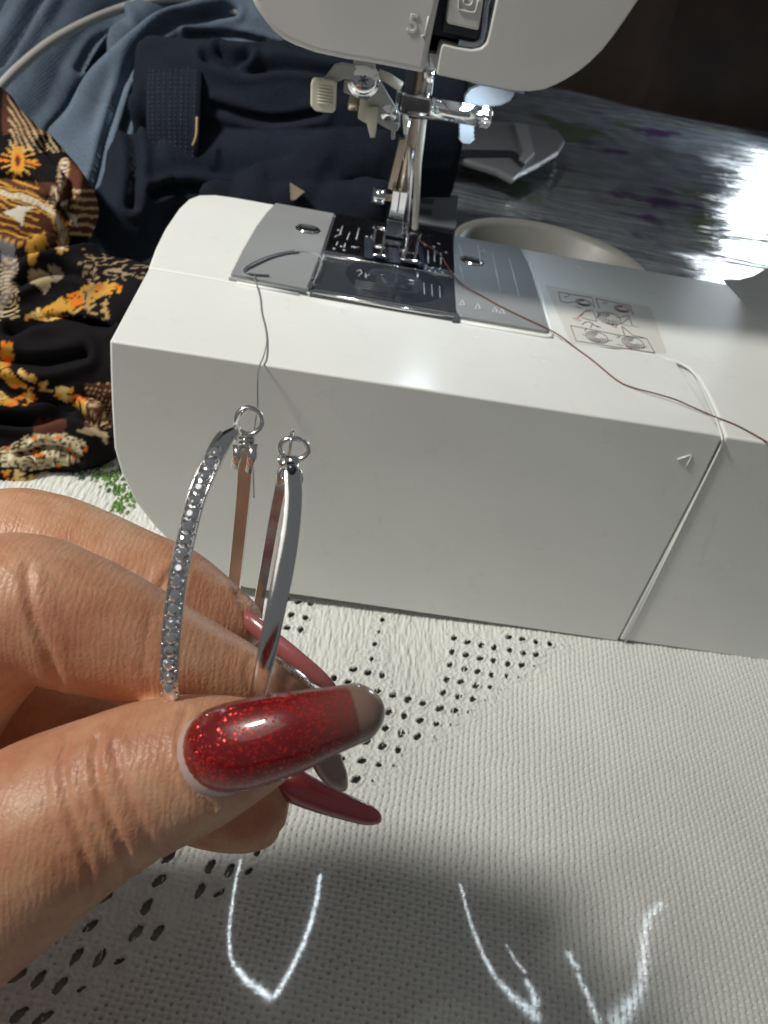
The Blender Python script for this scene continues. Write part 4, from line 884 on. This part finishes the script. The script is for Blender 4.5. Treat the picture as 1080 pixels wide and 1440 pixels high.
# printed cloth at the left, with its pattern
def paint(x, y, co, no):
    n = len(x); C = np.tile(np.array([.006, .005, .006, 1.0]), (n, 1))
    wx = x+6*vnoise(x/18, y/18, 41)+1.2*vnoise(x/8, y/8, 42)-3; wy = y+6*vnoise(x/17, y/17, 43)+1.2*vnoise(x/8, y/8, 44)-3
    BR, GO, OR, CR, WH, GR = (.085, .030, .018), (.52, .27, .045), (.62, .17, .02), (.50, .36, .20), (.62, .58, .50), (.16, .16, .17)
    def put(mask, col): C[mask, :3] = col
    def line(pts, wd, col, jx=True):
        put(dseg(wx if jx else x, wy if jx else y, pts) < wd, col)
    def poly(pts):
        ins = np.zeros(n, bool); N = len(pts)
        for i in range(N):
            (x1, y1), (x2, y2) = pts[i], pts[(i+1) % N]; c = (y1 > wy) != (y2 > wy)
            ins ^= c & (wx < (x2-x1)*(wy-y1)/(y2-y1+1e-9)+x1)
        return ins
    # brown grounds
    put((wy > 255) & (wy < 345) & (wx < 80), BR); put((wx > 85) & (wy < 330) & (wy > 225), BR); put((wy < 190) & (wx > 5), BR)
    up = (wy > 255) & (wy < 350)
    g = np.abs(((wy-wx*.35)/11) % 1-.5) < .16; put(up & g & (wx < 55), GO)
    g = np.abs(((wy)/13) % 1-.5) < .17; put((wx > 100) & (wy > 265) & (wy < 335) & g, CR)
    g = np.abs(((wx-wy*.55+300)/9) % 1-.5) < .2; put((wy < 215) & (wx > 12) & g, CR)
    # arcs of beads
    arc = [(0, 272), (25, 274), (52, 285), (78, 305), (92, 330), (88, 350)]
    line(arc, 8, GO); line(arc, 6, BR); line(arc, 4.6, CR); put((dseg(wx, wy, arc) < 3.2) & ((((wx+wy)/6.5) % 1) < .5), WH)
    arc2 = [(92, 230), (88, 252), (78, 272), (70, 286)]
    line(arc2, 7, CR); line(arc2, 4, BR); put((dseg(wx, wy, arc2) < 3) & (((wy)/6) % 1 < .5), WH)
    # white leaves
    for P_ in ([(6,300),(28,288),(50,291),(36,300),(32,318),(20,308)], [(88,286),(98,282),(96,296),(110,308),(112,322),(102,312),(94,302)]): put(poly(P_), WH)
    put(poly([(40,340),(62,326),(66,345),(48,372),(38,372)]), GO); put(poly([(46,345),(56,338),(52,360)]), BR)
    # eye motif
    for k in range(14):
        a = k*math.pi/7; line([(25+12*math.cos(a), 226+14*math.sin(a)), (25+26*math.cos(a), 226+23*math.sin(a))], 1.3, GO, False)
    line([(-2, 225), (10, 226)], 2, OR, False); line([(37, 227), (54, 232)], 2, OR, False)
    e = np.hypot((x-25)/9.5, (y-226)/21); put(e < 1, GO); put(e < .55, OR); put(e < .38, BR)
    # lower left grey leaf with rings
    put(poly([(0,335),(22,345),(26,385),(12,425),(0,450)]), GR); g = ((np.hypot(wx-8, wy-420)/6) % 1) < .4; put((wx < 27) & (wy > 365) & (wy < 450) & g, CR)
    put(poly([(38,380),(60,378),(72,395),(66,415),(44,398)]), (.30,.24,.14)); put(poly([(66,372),(88,378),(92,392),(76,402)]), (.22,.18,.13))
    # gold leaves, middle
    LF = [[(32,448),(52,436),(90,420),(118,405),(150,396),(174,400),(168,410),(140,420),(112,440),(70,452),(48,452)], [(0,482),(18,486),(22,498),(14,512),(20,530),(48,548),(42,552),(10,538),(0,530)],
          [(30,520),(52,534),(54,542),(38,538),(27,528)], [(56,540),(70,536),(68,550),(104,544),(106,552),(84,556),(56,552)], [(76,556),(110,556),(138,572),(146,586),(128,586),(106,572),(84,562)],
          [(0,548),(14,560),(44,552),(52,560),(36,572),(0,572)], [(0,664),(22,662),(48,670),(68,662),(66,674),(42,680),(12,682)]]
    for i, P_ in enumerate(LF):
        m_ = poly(P_); put(m_, GO); v_ = vnoise(x/13, y/13, 60+i); put(m_ & (v_ > .62), OR); put(m_ & (v_ < .28), (.60, .42, .16)); put(m_ & (np.abs(vnoise(x/9, y/9, 80+i)-.5) < .05), (.02, .012, .008))
    # cream marbled motif at the bottom
    m_ = poly([(0,632),(40,612),(78,606),(116,620),(124,636),(100,654),(50,662),(0,658)])
    w_ = vnoise(x/16, y/9, 51)*2+vnoise(x/7, y/5, 52); put(m_, (.40,.33,.20)); put(m_ & (np.abs((w_*2.6) % 1-.5) < .14), (.02,.015,.012)); put(m_ & (np.abs((w_*2.6) % 1-.5) > .42), (.62,.55,.40)); put(m_ & (vnoise(x/8, y/8, 53) > .78), OR)
    m_ = (wy > 590) & (wy < 612) & (wx > 48) & (wx < 92); put(m_, BR)
    m_ = poly([(104,606),(132,598),(150,612),(152,628),(140,618),(122,610)]); put(m_, (.42,.32,.2))
    m_ = (x > 120) & (wy > 540) & (wy < 600); put(m_, BR); put(m_ & (np.abs(((x+y*.4)/7) % 1-.5) < .1), CR)
    m_ = (wy > 675) & (wx < 90); put(m_ & (vnoise(x/6, y/3, 54) > .66), GO)
    m_ = (wy > 352) & (wy < 395) & (x > 110); put(m_ & (np.abs(vnoise(x/14, y/5, 55)-.5) < .06), (.28,.2,.12))
    m_ = (wy > 395) & (wy < 450) & (wx > 116) & (wx < 155); put(m_ & (np.abs(vnoise(x/8, y/6, 56)-.45) < .09), (.38,.24,.10))
    return C
pc = blob_cloth('printed_dress', [
    [(-80,150,520,70),(-30,190,510,64),(10,225,500,60),(45,262,490,60),(78,290,480,52),(85,310,470,42)],
    [(-60,330,450,70),(0,330,450,60),(50,330,452,48),(80,330,455,34)],
    [(-60,420,430,85),(20,415,430,75),(90,420,428,66),(150,430,425,60),(220,440,420,60)],
    [(-60,520,410,85),(20,520,408,75),(90,520,406,66),(150,520,405,58),(210,520,405,50)],
    [(-60,600,395,75),(0,612,393,66),(60,622,392,46),(110,620,392,36),(150,600,395,34)],
    [(-60,660,385,50),(0,658,385,38),(50,655,385,26)]],
    M['print'], 'black cotton cloth printed with gold, orange and brown ornament, left of the machine', 'printed cloth', amp=(5, 1.2), vox=1.05, sm=8, paint=paint, folds=[([(-10,352),(40,366),(90,356),(130,348)],9,6),([(20,470),(80,452),(150,462)],6,8),([(-10,590),(50,596),(110,588),(150,600)],8,6),([(60,210),(95,250),(90,300)],5,6),([(0,250),(50,262),(90,300)],3,5),([(-10,505),(60,512),(120,500)],5,7),([(30,400),(80,385),(130,392)],4,6),([(30,640),(70,628),(110,640)],4,5)])

# grey cable arching over the jeans
cb = mesh('cable', *loft(catmull([U(-60,190,545), U(0,122,552), U(30,92,560), U(70,60,572), U(120,32,588), U(170,12,606), U(220,-1,608), U(270,-2,610), U(320,12,612), U(360,28,614), U(400,48,616), U(440,74,620)], 8), 3.2, 12), plastic('cable_rubber', (.34, .33, .31), .5))
tag(cb, 'light grey cable arching over the blue jeans at upper left', 'cable')

# ================================================================ THINGS BEHIND THE BED
bw = thing('white_bowl', (134, 500, 1), 'pale shallow bowl half hidden behind the machine bed, right of the needle', 'bowl')
mesh('bowl_body', *lathe([(.5, 0), (26, 0), (30, 2), (52, 56), (62, 78), (63.5, 80), (62, 81), (58, 77), (48, 56), (26, 6), (.5, 4)], (150, 502, 1), 64), plastic('glazed_ceramic', (.17, .17, .155), .45, .00001), bw)  # white bowl; its shade is worked into the darker ceramic colour
def slab(name, pts, d, th, mat, label, cat, bv=1.0, extra=None):
    r = thing(name, d and U(*pts[0], d), label, cat)
    V = [U(a, b, d) for a, b in pts]; n_ = len(V); nn = np.cross(V[1]-V[0], V[2]-V[0]); nn /= np.linalg.norm(nn); nn *= np.sign(np.dot(nn, VD))
    VV_ = V+[v+nn*th for v in V]; F = [tuple(range(n_)), tuple(range(n_, 2*n_))[::-1]]+[(i, (i+1) % n_, n_+(i+1) % n_, n_+i) for i in range(n_)]
    o = mesh('body', VV_, F, mat, r, False); bevel(o, bv, 2); return r
gp = plastic('pale_grey_tray', (.24, .25, .27), .3, coat=.3)
tr = thing('plastic_tray', onz(690, 200, 40), 'pale grey plastic tray with a diagonal bar lying behind the machine', 'tray')
def onzs(pts, z): return [onz(a, b, z) for a, b in pts]
def slabz(name, pts, z, th, mat, par, bv=1.5):
    V = [tuple(p[:2]) for p in onzs(pts, z)]; o = mesh(name, *prism(V, z-th, z), mat, par, False); bevel(o, bv, 2); return o
slabz('tray_plate', [(600,168),(640,165),(700,170),(745,174),(785,183),(795,197),(786,212),(760,228),(732,242),(722,250),(700,238),(650,222),(600,215)], 30, 8, gp, tr, 3)
slabz('tray_rim', [(722,172),(742,174),(752,214),(738,228),(730,222),(736,212)], 33, 5, plastic('tray_bar', (.33, .34, .36), .3), tr, 1)
slabz('tray_slot', [(600,212),(660,210),(718,211),(727,214),(740,232),(735,236),(718,220),(600,221)], 31.5, 2, M['slot'], tr, .4)
cdv = thing('folded_card', onz(620, 300, 20), 'grey card with two dark printed bars behind the needle', 'card')
slabz('card', [(592,267),(645,274),(641,321),(588,312)], 20, 2, plastic('card_grey', (.17, .18, .20), .5), cdv, .3)
slabz('printed_bar', [(592,278),(611,280),(609,287),(590,285)], 20.3, .5, M['greyd'], cdv, .1)
slabz('printed_bar', [(590,293),(609,295),(607,302),(588,300)], 20.3, .5, M['greyd'], cdv, .1)

# ================================================================ added spot lamp with drawn curves, standing in for hoop reflections on the cloth
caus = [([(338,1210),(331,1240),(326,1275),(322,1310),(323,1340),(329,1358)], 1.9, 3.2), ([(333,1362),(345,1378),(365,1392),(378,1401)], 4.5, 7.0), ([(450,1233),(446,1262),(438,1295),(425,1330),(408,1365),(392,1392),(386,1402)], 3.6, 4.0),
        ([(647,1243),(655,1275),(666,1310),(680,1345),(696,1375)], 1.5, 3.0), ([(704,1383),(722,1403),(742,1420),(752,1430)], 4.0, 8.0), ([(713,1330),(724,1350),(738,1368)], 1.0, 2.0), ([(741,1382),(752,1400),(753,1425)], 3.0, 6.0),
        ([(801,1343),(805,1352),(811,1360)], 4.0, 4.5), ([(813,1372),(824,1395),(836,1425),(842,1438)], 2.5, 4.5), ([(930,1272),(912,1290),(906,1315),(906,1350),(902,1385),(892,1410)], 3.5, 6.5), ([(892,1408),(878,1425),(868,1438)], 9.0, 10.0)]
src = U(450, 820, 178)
tc_ = onz(620, 1330, 0)
g = lamp('hoop_caustic_gobo', 'SPOT', src, tc_, 1.0, (.80, .90, 1.0), shadow_soft_size=0.0004, spot_size=math.radians(120), spot_blend=.1)
g.data.use_nodes = True; nt = g.data.node_tree; em = nt.nodes['Emission']
def node(typ, **k):
    o = nt.nodes.new('ShaderNode'+typ)
    for a, b in k.items(): setattr(o, a, b)
    return o
def mth(op, a, b=None, c=None):
    o = node('Math', operation=op)
    for i, v in enumerate((a, b, c)):
        if v is None: continue
        if hasattr(v, 'links'): nt.links.new(v, o.inputs[i])
        else: o.inputs[i].default_value = float(v)
    return o.outputs[0]
bpy.context.view_layer.update()
Mi = np.array(g.matrix_world.inverted().to_3x3())
tcn = node('TexCoord').outputs['Normal']; sp = node('SeparateXYZ'); nt.links.new(tcn, sp.inputs[0])
zz_ = mth('ABSOLUTE', sp.outputs[2]); sx = mth('DIVIDE', sp.outputs[0], zz_); sy = mth('DIVIDE', sp.outputs[1], zz_)
nzt = node('TexNoise'); cmb = node('CombineXYZ'); nt.links.new(sx, cmb.inputs[0]); nt.links.new(sy, cmb.inputs[1]); nt.links.new(cmb.outputs[0], nzt.inputs[0]); nzt.inputs['Scale'].default_value = 75; nzt.inputs['Detail'].default_value = 3
wob = mth('SUBTRACT', nzt.outputs[0], .5)
sx = mth('ADD', sx, mth('MULTIPLY', wob, .006)); sy = mth('ADD', sy, mth('MULTIPLY', mth('SUBTRACT', nzt.outputs[0], .48), -.006))
total = None
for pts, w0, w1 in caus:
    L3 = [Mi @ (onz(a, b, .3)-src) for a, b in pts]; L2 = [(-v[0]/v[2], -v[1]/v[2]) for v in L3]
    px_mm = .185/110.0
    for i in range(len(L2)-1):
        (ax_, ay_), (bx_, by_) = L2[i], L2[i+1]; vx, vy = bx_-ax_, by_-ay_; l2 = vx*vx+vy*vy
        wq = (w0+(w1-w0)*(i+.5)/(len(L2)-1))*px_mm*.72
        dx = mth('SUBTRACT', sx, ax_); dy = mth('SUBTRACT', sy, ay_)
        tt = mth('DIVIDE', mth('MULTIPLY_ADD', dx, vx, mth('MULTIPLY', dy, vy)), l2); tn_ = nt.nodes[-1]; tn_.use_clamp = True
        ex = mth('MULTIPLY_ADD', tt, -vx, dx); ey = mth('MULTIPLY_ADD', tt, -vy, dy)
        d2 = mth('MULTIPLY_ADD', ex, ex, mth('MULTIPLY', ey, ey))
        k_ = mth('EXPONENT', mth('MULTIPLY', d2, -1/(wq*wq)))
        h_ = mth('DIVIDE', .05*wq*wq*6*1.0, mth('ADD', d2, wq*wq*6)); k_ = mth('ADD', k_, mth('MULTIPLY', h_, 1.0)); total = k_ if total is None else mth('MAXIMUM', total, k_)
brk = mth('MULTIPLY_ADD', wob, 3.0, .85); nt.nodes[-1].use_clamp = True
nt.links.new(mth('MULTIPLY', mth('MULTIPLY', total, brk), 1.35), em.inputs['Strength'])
